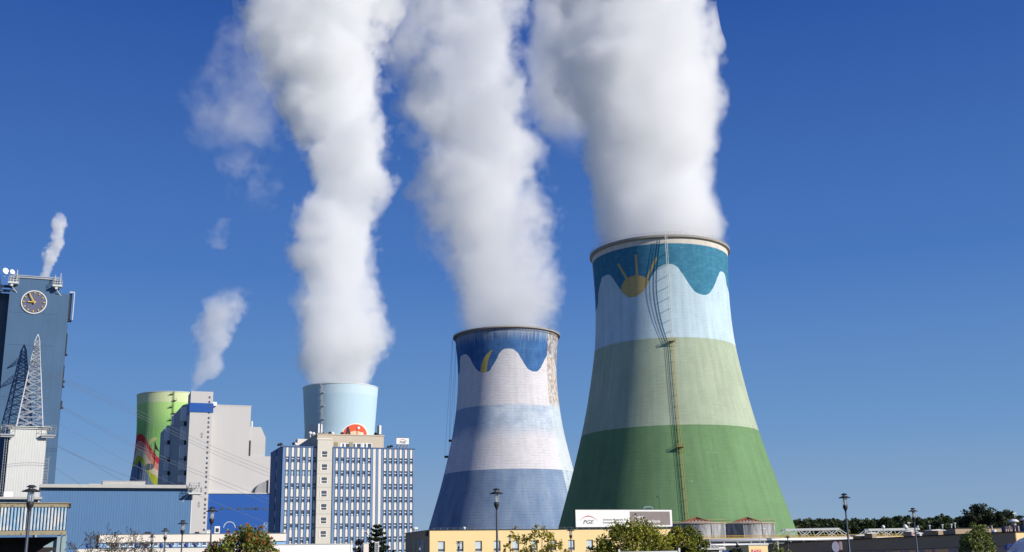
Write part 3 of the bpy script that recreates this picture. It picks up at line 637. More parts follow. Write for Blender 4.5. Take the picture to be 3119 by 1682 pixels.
def hall():
    f = HA; t = fempty('turbine_hall', f, 'long windowless blue hall with a pale roof edge, behind the bare tree', 'hall')
    x1, z1 = f.xz(598, 1479); xw = f.xz(587, 1500)[0]; zl = f.xz(60, 1514)[1]
    MB().box(0, xw, 0, 30, 0, z1-.8).build('wall', M['hall_blue'], t)
    MB().box(-.3, x1, -1.1, 30, z1-.75, z1-.25).box(-.4, x1+.1, -1.25, -1.1, z1-.8, z1).build('roof', M['coping'], t)
    MB().box(-20, -.02, .5, 29, 0, zl-.6).build('low_wing', M['hall_blue'], t); MB().box(-20.2, .5, -.6, 29, zl-.55, zl).build('low_roof', M['coping'], t)
    MB().box(-.35, .0, -.1, .3, 0, z1-.8).build('corner_trim', M['coping'], t); MB().box(xw-.25, xw+.02, -.06, .3, 0, z1-.8).build('corner_trim', M['pale_steel'], t)
    xa, za = f.xz(313, 1466, 4); xb = f.xz(442, 1470, 4)[0]; MB().box(xa, xb, 3, 6, z1-.2, z1+1.1).box(xa-.15, xb+.15, 2.9, 6.1, z1+1.1, z1+1.2).box(f.xz(271, 1470, 4)[0], xa, 3.5, 4.5, z1-.2, z1+.5).build('roof_housing', M['coping'], t)
    xa = f.xz(574, 1490, -1.4)[0]; xb = f.xz(614, 1490, -1.4)[0]; zc = f.xz(600, 1506, -1.4)[1]; mb = MB(); mb.box(xa, xb, -2.4, .9, zc, zc+.35); railing(mb, xa, xb, -2.4, .9, zc+.35, 1.3, .06, step=.8); railing(mb, xa+.3, xb-.6, -2.2, .6, zc+1.65, 1.2, .06, step=.8); mb.tube((xa, -.5, zc), (xa-1.2, 0, zc-1.8), .1); mb.build('balcony', M['pale_steel'], t)
    mb = MB(); mb.box(-16, -14.8, -.2, .3, zl, zl+1.2); mb.build('roof_vent', M['dark'], t); MB().box(-14.6, -11, .5, 1.5, zl, zl+1.4).box(-8, -6, .5, 1.5, zl, zl+1.3).build('roof_box', M['white'], t)
hall()
# rusty sheet-metal gallery
M['rust_beam'] = paint('rust_spotted_beam', (.33, .29, .19), .15, 1.2, .1, .85, dirt=(.16, .06, .025, 1), dirt_amt=.08)
g_ = G('faded_blue_sheet'); x_, y_, z_ = g_.xyz(); n_ = g_.noise(scale=.7, detail=4)
c_ = g_.mix(g_.ss(n_, .4, .62), (.3, .47, .62), (.66, .66, .64)); s_ = g_.noise(g_.vec(x_*5.0, y_, z_*.2), scale=1.2, detail=3)
c_ = g_.mix(g_.ss(s_, .6, .72)*g_.ss(z_, 4.9, 6.3)*.8, c_, (.4, .2, .12)); g_.bsdf(c_, .6); M['sheet'] = g_.mat
M['teal_post'] = paint('weathered_teal_steel', (.28, .37, .38), .2, 2, .15, .8, dirt=(.2, .11, .06, 1), dirt_amt=0)
M['soffit'] = paint('dark_brown_boards', (.035, .03, .03), .3, 1, .1, .9)
GA = Frame(0, 1534, 80)
def gallery():
    f = GA; t = fempty('conveyor_gallery', f, 'rusty gallery with faded blue metal sheets at the bottom left corner', 'gallery')
    z = [f.xz(100, y)[1] for y in (1533.8, 1544.9, 1617, 1630)]; xe = f.xz(211, 1540)[0]; xl = f.xz(204, 1600)[0]; p = (f.xz(112, 1580)[0]-f.xz(101.8, 1580)[0])
    MB().box(-6, xe, -.12, .1, z[1], z[0]).box(-6, xe+.1, -.2, 6.2, z[0], z[0]+.06).build('top_beam', M['rust_beam'], t)
    MB().box(-6, xl, -.15, .12, z[3], z[2]).build('bottom_beam', M['rust_beam'], t)
    n = 0; x = xl-.1
    while x > -5.5:
        MB().box(x-p*.7, x, -.06, .06, z[2]+.03, z[1]-.03).box(x-p*.55, x-p*.3, -.09, -.058, z[2]+.03, z[1]-.03).build('metal_sheet', M['sheet'], t); x -= p; n += 1
    MB().box(-6, xl-.05, .12, .3, z[2], z[1]).build('backing', M['soffit'], t)
    MB().box(-6, xe-.2, .3, 6, z[3]+.2, z[3]+.35).build('floor_deck', M['soffit'], t)
    mb = MB(); mb.box(-6, xl-.3, 4.8, 5, 0, z[3])
    for i in range(6): mb.box(-6, xl-.3, 4.72, 4.8, .3+i*.75, .36+i*.75)
    mb.build('back_wall', M['soffit'], t)
    MB().box(xl-.02, xe-.08, -.02, .3, z[3]-.1, z[1]-.02).build('end_panel', M['teal_post'], t)
    for xx in (xl-.05, xl-.45): MB().box(xx-.13, xx+.1, .0, .25, 0, z[3]-.02).build('post', M['teal_post'], t)
    MB().box(xe-.35, xe-.05, 5.6, 5.9, 0, z[3]).build('post', M['teal_post'], t); MB().box(-4, -3.7, 0, .3, 0, z[3]-.02).build('post', M['teal_post'], t)
    for i in range(4):
        zz = z[3]-.25-i*.72; xx = xl-.55-i*.12; MB().prism([(xx, zz), (xx, zz-.55), (xx-.9, zz-.55)], .3, 1.1).box(xx-.9, xx+.1, .3, 1.1, zz-.6, zz-.55).build('bracket', M['teal_post'], t)
gallery()
# ------------------------------------------------------------------ grey boiler house
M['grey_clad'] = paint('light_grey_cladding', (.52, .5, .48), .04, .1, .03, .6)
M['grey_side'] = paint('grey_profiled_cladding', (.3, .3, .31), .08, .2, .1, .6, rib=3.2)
M['bright_blue'] = paint('bright_blue_cladding', (.012, .085, .34), .04, .2, .03, .5)
M['oval'] = glass('oval_window_glass', (.05, .08, .14), .3)
M['bay_sunlit'] = paint('sunlit_tone_bay', (.9, .9, .88), .02, .4, .02, .4)  # whitened beyond plain white paint to stand in for sunlight on the bays
GB = Frame(582, 1193, 400)
def boiler_house():
    f = GB; t = fempty('boiler_house', f, 'light grey boiler house with stair tower, blue band and bright blue annex', 'boiler house')
    P = lambda px, py, y=0: f.xz(px, py, y)
    xs, zs = P(650, 1194); MB().box(0, xs, 0, 10, 0, zs).build('stair_tower', M['grey_clad'], t)
    zb0, zb1 = P(610, 1256)[1], P(610, 1228)[1]; MB().box(-.25, xs+.25, -.25, 10.2, zb0, zb1).build('blue_band', M['bright_blue'], t)
    Y1 = 3
    x1, z1 = P(765, 1239, Y1); MB().box(xs, x1, Y1, 30, 0, z1).box(xs, x1+.1, Y1-.08, 30, z1, z1+.35).build('main_block', M['grey_clad'], t)
    b = [P(763, 1301, Y1+.4), P(795, 1301, Y1+.4), P(809, 1333, Y1+.4), P(808, 1389, Y1+.4)]
    MB().prism([(x1-.2, b[0][1]), b[1], b[2], (b[2][0], 0), (x1-.2, 0)], Y1+.4, 25).build('side_block', M['grey_clad'], t)
    xl, zl = P(860, 1391, Y1-.2); MB().box(x1, xl, Y1, 22, 0, zl).build('low_block', M['grey_clad'], t)
    xa = P(759.5, 1342, Y1)[0]; MB().box(xa, xa+.55, Y1-.12, Y1+.1, P(760, 1389, Y1)[1], P(761, 1342, Y1)[1]).build('slot', M['dark'], t)
    xq, zq = P(637, 1504, 1.5); xr = P(860, 1504, 1.5)[0]; ax = MB().box(xs-.0, xr, 1.3, 3.05, 0, zq).build('blue_annex', M['bright_blue'], t)
    MB().box(xs, xr, 1.0, 2.8, zq, zq+.35).build('annex_coping', M['grey_clad'], t)
    for cx_ in (790, 858, 930, 995, 1047, 1073, 1138):
        x, z = P(380+cx_/2.6615, 1160+1037/2.6615, 1.3); MB().prism([(x-.95, z-.1), (x-.8, z+.25), (x-.4, z+.42), (x+.4, z+.42), (x+.8, z+.25), (x+.95, z-.1), (x+.7, z-.38), (x-.7, z-.38)], 1.22, 1.32).build('oval_window', M['oval'], ax)
    for yy in (135, 172, 210, 258, 302, 338, 376, 416, 457, 497, 540, 583, 626, 668, 706, 741, 777, 820, 864, 912, 963, 1005, 1038, 1073, 1107, 1151, 1208):
        px = 380+(688-(yy-135)*.0425)/2.6615; py = 1160+yy/2.6615; x, z = P(px, py, -.05); o = MB().box(x-.32, x+.32, -.06, .02, z-.38, z+.38).build('window', M['glass'], t)
        if yy == 210: o.location = (0, -.25, 0)
    for px, py in ((615, 1326), (606, 1537)): x, z = P(px, py); MB().box(x-.35, x+.35, -.08, .02, z-.9, z-.1).box(x-.35, x+.35, -.08, .02, z+.1, z+.9).build('louvre', M['grey_side'], t)
    # quarter-round hood beside the annex, its grey standing in for recess shade
    c = [P(776, 1503, Y1-1.5)]; x0, z0 = c[0]; x2, zt = P(817, 1466, Y1-1.5); pts = [(x2, z0), (x0, z0)]
    for i in range(1, 9): a = PI/2*i/8; pts.append((x2-(x2-x0)*math.cos(a), z0+(zt-z0)*math.sin(a)))
    MB().prism(pts, Y1-1.6, Y1-.21).build('recess_shade_hood', M['grey_side'], t); MB().box(x2, x2+1.2, Y1-2.4, Y1-.21, z0, zt+.6).build('hood_fin', M['grey_clad'], t)
    # shaded, stepped left side
    Q = lambda px, py: f.yz(px, py, 0.3); K = lambda x, y: Q(380+x/2.6615, 1160+y/2.6615)
    prof = [K(515, 190), K(502, 188), K(470, 197), K(390, 288), K(388, 350), K(365, 362), K(345, 362), K(290, 425)]
    y9 = prof[-1][0]; prof = [(9, prof[0][1])]+[q for q in prof if q[0] > 9]+[(y9, 0), (9, 0)]
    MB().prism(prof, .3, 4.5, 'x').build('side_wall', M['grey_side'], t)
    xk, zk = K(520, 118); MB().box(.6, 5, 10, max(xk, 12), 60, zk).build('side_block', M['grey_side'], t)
    def bay(cx_, y0, y1, wd=1.7, nm='side_bay'):
        ya, z1_ = K(cx_, y0); _, z0_ = K(cx_, y1); MB().prism([(.31, ya-.6), (-wd, ya-.2), (-wd, ya+1.0), (.31, ya+1.0)], z0_, z1_, 'z').build(nm, M['bay_sunlit'], t)
    for cx_, y0, y1 in ((503, 215, 320), (500, 370, 475), (492, 522, 625), (484, 645, 722), (480, 768, 820)): bay(cx_, y0, y1)
    for cx_, y0, y1 in ((366, 385, 480), (364, 524, 612), (358, 655, 722), (352, 765, 830)): bay(cx_, y0, y1)
    bay(402, 278, 355, .7)
    mb = MB()
    for cx_, ys in ((505, (350, 500, 632, 748)), (366, (500, 640, 750))):
        for yy in ys: ya, z0_ = K(cx_, yy); MB().box(-.8, .31, ya-.6, ya+.6, z0_-.8, z0_+.8).build('side_duct', M['dark'], t)
    x, z = P(652, 1232, 2); MB().box(xs+.1, xs+1.6, 1.2, 2.9, z-.6, z+.8).build('roof_box', M['white'], t)
    x, z = P(766, 1290, Y1); MB().tube((x+.6, Y1+3, z-5), (x+.6, Y1+3, z+1.2), .35).build('flue', M['pale_steel'], t)
boiler_house()
# lattice pylon next to the office
def small_pylon():
    p = at(810, 1600, 330); e = empty('lattice_mast', (p.x, p.y, 0), GR, 'small pale blue lattice mast before the bright blue annex', 'lattice mast'); zt = at(810, 1594, 330).z
    br = MB(); L = [MB() for _ in range(4)]; cs = [(-1, -1), (1, -1), (1, 1), (-1, 1)]; hw_ = .75
    for i in range(9):
        a, b = zt*i/9, zt*(i+1)/9
        for k in range(4):
            j = (k+1) % 4; p0 = Vector((cs[k][0]*hw_, cs[k][1]*hw_, a)); p1 = Vector((cs[k][0]*hw_, cs[k][1]*hw_, b)); q0 = Vector((cs[j][0]*hw_, cs[j][1]*hw_, a)); q1 = Vector((cs[j][0]*hw_, cs[j][1]*hw_, b))
            L[k].tube(p0, p1, .12, n=4); br.tube(p0, q1, .08, n=4); br.tube(q0, p1, .08, n=4); br.tube(p1, q1, .08, n=4)
    m = paint('pale_blue_lattice', (.3, .45, .62), .05, 1, .03); [l.build('leg', m, e) for l in L]; br.build('bracing', m, e)
small_pylon()
# ------------------------------------------------------------------ office block
M['off_blue'] = paint('blue_facade_panel', (.14, .235, .40), .14, .35, .12, .55)
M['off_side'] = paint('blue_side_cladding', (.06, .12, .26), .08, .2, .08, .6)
M['off_back'] = paint('grey_window_band', (.13, .15, .19), .1, .5, .05, .6)
M['off_white'] = paint('cream_facade_panel', (.76, .70, .61), .06, .4, .06, .7)
M['shaft_cream'] = paint('cream_shaft_render', (.62, .58, .5), .05, .2, .06, .9)
M['beige'] = paint('beige_penthouse_render', (.56, .48, .37), .07, .3, .08, .9)
OB = Frame(861, 1362, 280)
def text_obj(name, txt, size, mat, parent, loc, rot=(PI/2, 0, 0), shear=0., bold=0., ext=.01, align='LEFT', sx_=1.):
    cu = bpy.data.curves.new(name, 'FONT'); cu.body = txt; cu.size = size; cu.shear = shear; cu.offset = bold; cu.extrude = ext; cu.align_x = align; cu.resolution_u = 3
    tmp = bpy.data.objects.new('tmp_text', cu); COL.objects.link(tmp); dg = bpy.context.evaluated_depsgraph_get(); me = bpy.data.meshes.new_from_object(tmp.evaluated_get(dg)); bpy.data.objects.remove(tmp); bpy.data.curves.remove(cu)
    me.materials.clear(); me.materials.append(mat); o = bpy.data.objects.new(name, me); COL.objects.link(o); o.parent = parent; o.location = loc; o.rotation_euler = rot; o.scale = (sx_, 1, 1); return o
def arc_logo(parent, cx, cz, w_, h_, y, mred, mgrey):
    """the swept arc with its small notch"""
    for a0, a1, m_, up in ((-1., .02, mred, 0), (.0, 1., mgrey, 0)):
        mb = MB(); n = 14
        for i in range(n):
            q = []
            for u in (a0+(a1-a0)*i/n, a0+(a1-a0)*(i+1)/n):
                tk = .16*(1-abs(u)**1.5)+.015; zz = cz+h_*(1-abs(u)**1.9)+(.06*h_ if u < 0.02 and u > -.12 else 0); q += [(cx+u*w_, zz), (cx+u*w_, zz-tk*h_*1.1)]
            mb.prism([q[0], q[2], q[3], q[1]], y-.03, y)
        mb.build('logo_arc', m_, parent)
M['logo_red'] = paint('logo_red', (.45, .04, .05), .02, 1, .0, .5); M['logo_grey'] = paint('logo_grey', (.08, .075, .085), .02, 1, 0, .5); M['logo_pink'] = paint('faded_red', (.4, .12, .12), .02, 1, 0, .5)
def office():
    f = OB; t = fempty('office_block', f, 'blue and cream striped office block with a cream stair shaft', 'office block')
    P = f.xz; W, _ = P(1263, 1370); ztop = P(861, 1361)[1]; dep = f.yz(826, 1382)[0]; rnd = random.Random(4)
    MB().box(0, W, .35, dep, 0, ztop-.3).build('body', M['off_back'], t)
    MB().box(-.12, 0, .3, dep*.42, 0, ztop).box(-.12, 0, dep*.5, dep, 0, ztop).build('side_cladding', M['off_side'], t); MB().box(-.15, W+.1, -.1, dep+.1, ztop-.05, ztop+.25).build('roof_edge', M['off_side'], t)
    mb = MB()
    for k in range(9): zz = ztop-1.5-k*3.45; mb.box(-.05, .0, dep*.43, dep*.49, zz-1.4, zz)
    mb.build('side_window', M['pane_grey'], t)
    cols = [P(px, 1372)[0] for px in (875.3, 892.8, 910, 927.8, 944.6, 960.6, 978, 995, 1012, 1028, 1044, 1061, 1077, 1094, 1110, 1126, 1142, 1157.7, 1172.8, 1189, 1204.8, 1220.7, 1236.4, 1252.2)]
    pitch = (cols[-1]-cols[0])/23; cols = [cols[0]+pitch*i for i in range(24)]
    fl = (P(875, 1407)[1]-P(875, 1612)[1])/5; zt = [ztop-.15]+[P(875, 1407)[1]-fl*i for i in range(7)]; ph = fl*.6; hw_ = pitch*.2
    edges = [-.0]+[(cols[i]+cols[i+1])/2 for i in range(23)]+[W]
    # projecting blue fins between the window columns
    cs = [cols[0]-pitch]+cols+[cols[-1]+pitch]
    for i in range(25):
        a = max(cs[i]+hw_*1.25, 0.0) if i else 0.0; b = min(cs[i+1]-hw_*1.08, W)
        if b-a < .1: continue
        if i == 24: b = W
        MB().prism([(a, .34), (a+.1, .0), (b-.1, .0), (b, .34)], 0, ztop-.06, 'z').build('blue_fin', M['off_blue'], t)
    mb = MB(); n_w = 0; extra = MB(); protos = []
    shaft0, shaft1 = P(965.5, 1345)[0], P(1010, 1345)[0]
    def win(style):
        m = MB(); w_ = hw_*1.1; h = fl-ph-.1
        m.box(-w_, w_, .25, .34, 0, h, 0); m.box(-w_, w_, .16, .3, h-.28, h, 3)  # dark band along the window top paints in the shading there
        if style == 0: m.box(-w_*.55, w_*.85, .2, .25, h*.56, h*.72, 2)
        elif style == 1: m.box(-w_*.55, w_*.85, .2, .25, .1, h-.3, 1)
        elif style == 2: m.box(-w_*.55, w_*.85, .2, .25, h*.35, h-.3, 1)
        else: m.box(-w_*.55, w_*.85, .2, .25, .05, .3, 2)
        o = m.build('window', [M['glass'], M['pane_pale'], M['white'], M['off_back']], t); return o
    P4 = [win(k) for k in range(4)]; used = set()
    for i, x in enumerate(cols):
        if shaft0-.3 < x < shaft1+.2: continue
        if i in (16, 17): mb.box(x-hw_*1.2, x+hw_*1.2, -.02, .3, 0, ztop-.1); continue
        for k, z1 in enumerate(zt):
            z0 = (zt[1]+fl-ph if k == 0 else z1-ph) if k else zt[1]+fl*.4-.0
            c = .32
            pts = [(x-hw_, z0), (x-hw_, z1-(c if k else 0)), (x-hw_+(c*.5 if k else 0), z1), (x+hw_-(c*.5 if k else 0), z1), (x+hw_, z1-(c if k else 0)), (x+hw_, z0)]
            mb.prism(pts, -.06, .33)
            st = rnd.choice((0, 0, 0, 0, 3, 3, 2, 1)) if k != 1 or i > 5 else rnd.choice((1, 1, 2)); zb = z0-(fl-ph)+.05
            if zb < 3: continue
            if st not in used: o = P4[st]; used.add(st)
            elif n_w < 96: o = P4[st].copy(); COL.objects.link(o)
            else:
                w_ = hw_*1.1; h = fl-ph-.1; extra.box(x-w_, x+w_, .25, .34, zb, zb+h); extra.box(x-w_*.55, x+w_*.85, .2, .25, zb+h*.5, zb+h*.7, 1); continue
            o.parent = t; o.location = (x, 0, zb); n_w += 1
    mb.build('cream_cladding', M['off_white'], t); e_ = extra.build('window_remainder', [M['glass'], M['white']], t); e_['kind'] = 'stuff'
    for x in (cols[14], cols[15]): pass
    zs = P(990, 1341)[1]; sh = MB().box(shaft0, shaft1, -1.1, .34, 0, zs).build('stair_shaft', M['shaft_cream'], t)
    MB().box(shaft0-.2, shaft1-.1, -1.25, .34, zs, zs+.35).build('shaft_coping', M['off_white'], sh)
    for yy in (640, 740, 840, 943, 1045, 1148, 1252):
        x, z = P(780+(521-(yy-640)*.018)/2.515, 1130+yy/2.515, -1.1); w_ = .95
        MB().box(x-w_, x+w_, -1.16, -1.08, z-.85, z+.85, 1).box(x-w_*.55, x+w_*.85, -1.19, -1.15, z+.05, z+.8, 0).box(x-w_*.5, x+w_*.85, -1.19, -1.15, z-.6, z-.1, 0).build('shaft_window', [M['glass'], M['off_white']], sh)
    mb = MB()
    for k in range(1, 7): zz = zs-5.3-(k-1)*fl; mb.box(shaft0, shaft1, -1.115, -1.09, zz, zz+.05)
    mb.build('shaft_joint', M['off_back'], sh)
    # penthouse
    yb = 2.2; xa = P(967, 1330, yb)[0]; xb, zp = P(1169, 1329, yb); ph_ = MB().box(xa, xb, yb, dep*.8, ztop, zp).build('penthouse', M['beige'], t)
    MB().box(xa-.15, xb+.15, yb-.15, dep*.8, zp, zp+.25).build('penthouse_coping', M['beige'], ph_)
    xz_, _ = P(925, 1340, dep*.75); MB().box(xz_-2, xa, dep*.62, dep*.8, ztop, zp-.2).build('penthouse_wing', M['cream'], ph_)
    for px, w_ in ((1051, 1.3), (1085, 1.4), (1118, 1.3)):
        x, z = P(px, 1359, yb); MB().box(x-w_, x+w_, yb-.06, yb+.02, z-.75, z+.75, 1).box(x-w_*.55, x-.3, yb-.09, yb-.04, z-.6, z+.6).box(x+.2, x+w_*.85, yb-.09, yb-.04, z-.6, z+.6).build('penthouse_window', [M['glass'], M['white']], ph_)
    for px in (1023, 1069): x, z = P(px, 1359, yb); MB().box(x-.5, x+.5, yb-.07, yb+.01, z-1, z+1).build('brown_panel', M['rust_beam'], ph_)
    # roof sign with the emblem
    y_ = .8; xa, z0 = P(1207, 1353, y_); xb, z1 = P(1245, 1335, y_)
    s = empty('roof_sign', f.w((xa+xb)/2, y_, ztop+.25), f.g, 'small white rooftop sign with arc and PGE letters on a lattice stand', 'sign'); hh = z1-z0; hw2 = (xb-xa)/2; zb = z0-ztop-.25
    MB().box(-hw2, hw2, -.15, .15, zb, zb+hh).box(-hw2-.05, hw2+.05, -.1, .16, zb+hh, zb+hh+.12, 1).build('board', [M['white'], M['dark']], s)
    text_obj('letters', 'PGE', hh*.5, M['logo_grey'], s, (-hw2*.55, -.17, zb+hh*.14), shear=.4, bold=.02, sx_=1.15); arc_logo(s, 0, zb+hh*.42, hw2*.78, hh*.36, -.16, M['logo_pink'], M['logo_grey'])
    mb = MB()
    for xx in (-1.3, -.4, .5, 1.4): mb.tube((xx, 0, 0), (xx, 0, zb), .09, n=4); mb.tube((xx, 0, zb), (xx, 2.2, 0), .08, n=4)
    for a, b in ((-1.3, -.4), (-.4, .5), (.5, 1.4)): mb.tube((a, 0, 0), (b, 0, zb), .07, n=4); mb.tube((b, 0, 0), (a, 0, zb), .07, n=4)
    mb.build('lattice_stand', M['steel'], s)
    # antennas, vents
    def ant(px, y0, y1, z_base, r, lb, yl=3, nm='panel_antenna', mt='white', grp='antennas on the office roof'):
        x, z = P(px, y0, yl); e = empty(nm, f.w(x, yl, z_base), f.g, lb, 'antenna', grp); h = z-z_base
        hb_ = max(P(px, y1, yl)[1]-z_base, .3); MB().tube((0, .25, -.0), (0, .25, h*.95), .08).build('pole', M['steel'], e); MB().box(-r, r, -.15, .12, hb_, h).build('antenna_panel', M[mt], e)
        MB().box(-r*.7, r*.9, -.1, .35, hb_*.3, hb_*.9).build('radio_unit', M['dark'], e)
    ant(971.5, 1291, 1320, zp+.25, .2, 'tall white antenna panel at the left end of the penthouse roof')
    ant(980, 1293, 1322, zp+.25, .16, 'second antenna panel on the penthouse roof, beside the tower ladder')
    ant(1152, 1297, 1322, zp+.25, .2, 'thin dark antenna near the right end of the penthouse roof', mt='dark')
    ant(1158, 1296, 1324, zp+.25, .28, 'white antenna panel at the right end of the penthouse roof')
    def vent(px, py, base, lb, yl=2, s_=.45, mt='dark'):
        x, z = P(px, py, yl); e = empty('roof_ventilator', f.w(x, yl, base), f.g, lb, 'ventilator', 'ventilators on the office roof'); h = max(z-base, .5)
        MB().tube((0, 0, 0), (0, 0, h-.1), s_*.4).build('pipe', M['steel'], e); MB().lathe([(.01, h+.35), (s_*.6, h+.2), (s_, h-.1), (s_*.9, h-.3), (.01, h-.3)], 12).build('cap', M[mt], e)
    for px, py, b_, lb in ((850, 1355, ztop+.25, 'dark roof ventilator at the front left corner of the office roof'), (856, 1353, ztop+.25, 'taller dark ventilator beside the front left corner ventilator'), (895, 1351, ztop+.25, 'twin-capped roof ventilator above the second window column'), (901, 1352, ztop+.25, 'pale-capped roof ventilator left of the penthouse'), (1183, 1363, ztop+.25, 'low dark ventilator right of the penthouse'), (1192, 1359, ztop+.25, 'dark ventilator between penthouse and rooftop sign'),
        (945, 1318, zp+.1, 'round pale ventilator on the penthouse wing'), (955, 1320, zp+.1, 'second round ventilator on the penthouse wing'), (1005, 1322, zp+.25, 'flat ventilator on the penthouse roof, right of the antennas'), (1013, 1322, zp+.25, 'pale ventilator mid-roof on the penthouse'), (1042, 1322, zp+.25, 'ventilator on the penthouse roof below the red disc'), (1144, 1321, zp+.25, 'dark ventilator left of the right-hand antennas')):
        vent(px, py, b_, lb, 2 if b_ < zp else (dep*.7 if px < 960 else 4), .5, 'white' if 'pale' in lb or 'round' in lb else 'dark')
office()
# ------------------------------------------------------------------ low buildings on the left
M['lb_white'] = paint('off_white_parapet', (.72, .66, .57), .05, .5, .06, .8)
M['lb_blue'] = paint('light_blue_band', (.22, .4, .64), .04, 1, .04, .6)
M['ball_blue'] = paint('blue_plastic', (.02, .05, .2), .03, 1, 0, .35)
LW = Frame(302, 1630, 170)
def low_office():
    f = LW; t = fempty('low_office', f, 'long low cream office with a ribbon of windows before the blue hall', 'office')
    P = f.xz; W = P(872, 1640)[0]; z0 = P(450, 1628)[1]; z1 = P(450, 1652)[1]; z2 = P(450, 1668.5)[1]
    MB().box(0, W, 0, 14, z1, z0).build('parapet', M['lb_white'], t); MB().box(-.15, W, -.1, 14.1, z0, z0+.08).build('coping', M['off_back'], t)
    MB().box(0, W, .3, 14, z2, z1).build('window_band', M['lb_blue'], t); MB().box(-3, W+2, -2.2, 14, 0, z2-.15).build('ground_floor', M['lb_white'], t)
    MB().box(-.05, 0.0, .1, 14, z2, z1).build('side_wall', M['slate_dark'], t)
    S6 = 6.44
    for a, b in ((420, 500), (505, 580), (590, 680), (700, 800), (850, 950), (1105, 1170), (1190, 1280), (1335, 1430), (1445, 1530), (1580, 1660), (1670, 1760), (1820, 1920), (1940, 2040), (2080, 2160), (2165, 2240), (2290, 2380), (2400, 2480), (2540, 2620), (2700, 2790), (2820, 2900), (3000, 3090), (3110, 3200), (3300, 3390)):
        x0 = P(260+a/S6, 1660)[0]; x1 = P(260+b/S6, 1660)[0]; MB().box(x0, x1, .2, .32, z2+.15, z1-.02, 1).box(x0+.07, x1-.07, .17, .22, z2+.3, z1-.08, 0).build('window', [M['glass'], M['white']], t)
    k = 0
    names = ('first blue ball lamp from the left under the ribbon windows', 'second blue ball lamp under the ribbon windows', 'third blue ball lamp under the ribbon windows', 'fourth blue ball lamp under the ribbon windows', 'fifth blue ball lamp under the ribbon windows', 'sixth blue ball lamp under the ribbon windows, nearest the berry tree', 'blue ball lamp left of the bare tree on the low ledge')
    for px, lb in zip((415, 443, 491, 520, 567, 595, 268), names):
        x, z = P(px, 1666, -1.2); e = empty('ball_lamp', f.w(x, -1.2, z2-.15), f.g, lb, 'lamp', 'blue ball lamps on the low office ledge')
        MB().ball((0, 0, .42), .33, 12).build('globe', M['ball_blue'], e); MB().tube((0, 0, 0), (0, 0, .2), .1).build('foot', M['dark'], e)
    x, z = P(636, 1617, 3); e = empty('roof_vent', f.w(x, 3, z0+.08), f.g, 'white ventilation box at the right of the low office roof', 'ventilation box'); MB().box(-.4, .4, -.4, .4, 0, z-z0).build('box', M['white'], e); MB().box(-.45, .45, -.45, .45, z-z0, z-z0+.06).box(-.25, .25, -.42, -.39, z-z0-.25, z-z0-.15).build('lid', M['steel'], e)
    for px, w_, h_, lb in ((450, .9, .4, 'flat dark skylight box mid-roof on the low office'), (600, .6, .35, 'small dark box on the low office roof near its white ventilation box')):
        x, z = P(px, 1626, 3); e = empty('roof_box', f.w(x, 3, z0+.08), f.g, lb, 'roof box'); MB().box(-w_, w_, -.5, .5, 0, .12).box(-w_*.5, w_*.5, -.3, .3, .12, h_).build('box', M['dark'], e)
    x, z = P(661, 1611, 4); e = empty('floodlight', f.w(x, 4, z0+.08), f.g, 'white framed roof unit behind the tall street lamp', 'roof unit'); MB().box(-.4, .4, -.3, .3, 0, z-z0+.3, 0).box(-.25, .25, -.33, -.29, .3, z-z0, 1).build('housing', [M['white'], M['dark']], e); mb = MB()
    for i in range(10): a0 = PI*i/10; a1 = PI*(i+1)/10; mb.tube((1.9+.9*math.cos(a0), 0, 1.0+.9*math.sin(a0)), (1.9+.9*math.cos(a1), 0, 1.0+.9*math.sin(a1)), .06, n=5)
    mb.build('pipe_bow', M['pale_steel'], e)
low_office()
LV = Frame(863, 1659, 150)
def low_wall():
    f = LV; t = fempty('low_building', f, 'low white flat-roofed building at the foot of the striped office block', 'building'); W, z = f.xz(1075, 1657); MB().box(-8, W, 0, 8, 0, z).build('wall', M['white'], t); MB().box(-8.1, W+.1, -.1, 8.1, z, z+.07).build('coping', M['coping'], t)
    x = f.xz(1068, 1670)[0]; MB().box(x-.02, x+.02, -.02, .01, 0, z).build('joint', M['steel'], t); x = f.xz(1036, 1676, -.3)[0]; MB().box(-6, x, -.35, 0, z-1.5, z-.95).build('canopy', M['white'], t)
low_wall()
def totems():
    p = at(1113, 1665, 92); e = empty('sign_pillar', (p.x, p.y, 0), GR, 'plain cream pillar in front of the dark purple shrub', 'pillar'); zt = at(1113, 1656, 92).z; MB().box(-.2, .22, -.2, .2, 0, zt).build('body', M['cream'], e); MB().box(-.25, .27, -.25, .25, zt, zt+.04).build('cap', M['white'], e); MB().tube((-.33, 0, 0), (-.33, 0, zt-.05), .03).build('side_pipe', M['steel'], e)
    p = at(1148, 1665, 90); e = empty('sign_totem', (p.x, p.y, 0), GR*.3, 'slim white totem sign with dark lettering before the conifer', 'sign'); zt = at(1148, 1651, 90).z
    MB().box(-.16, .16, -.06, .06, 0, zt).build('panel', M['white'], e)
    mb = MB()
    for i in range(14):
        z = zt-.1-i*.135
        for k in range(3): mb.box(-.11+k*.08, -.11+k*.08+.05, -.075, -.06, z-.09, z)
        mb.box(-.11, .1, -.075, -.06, z-.1, z-.08)
    mb.build('lettering', M['logo_grey'], e)
totems()
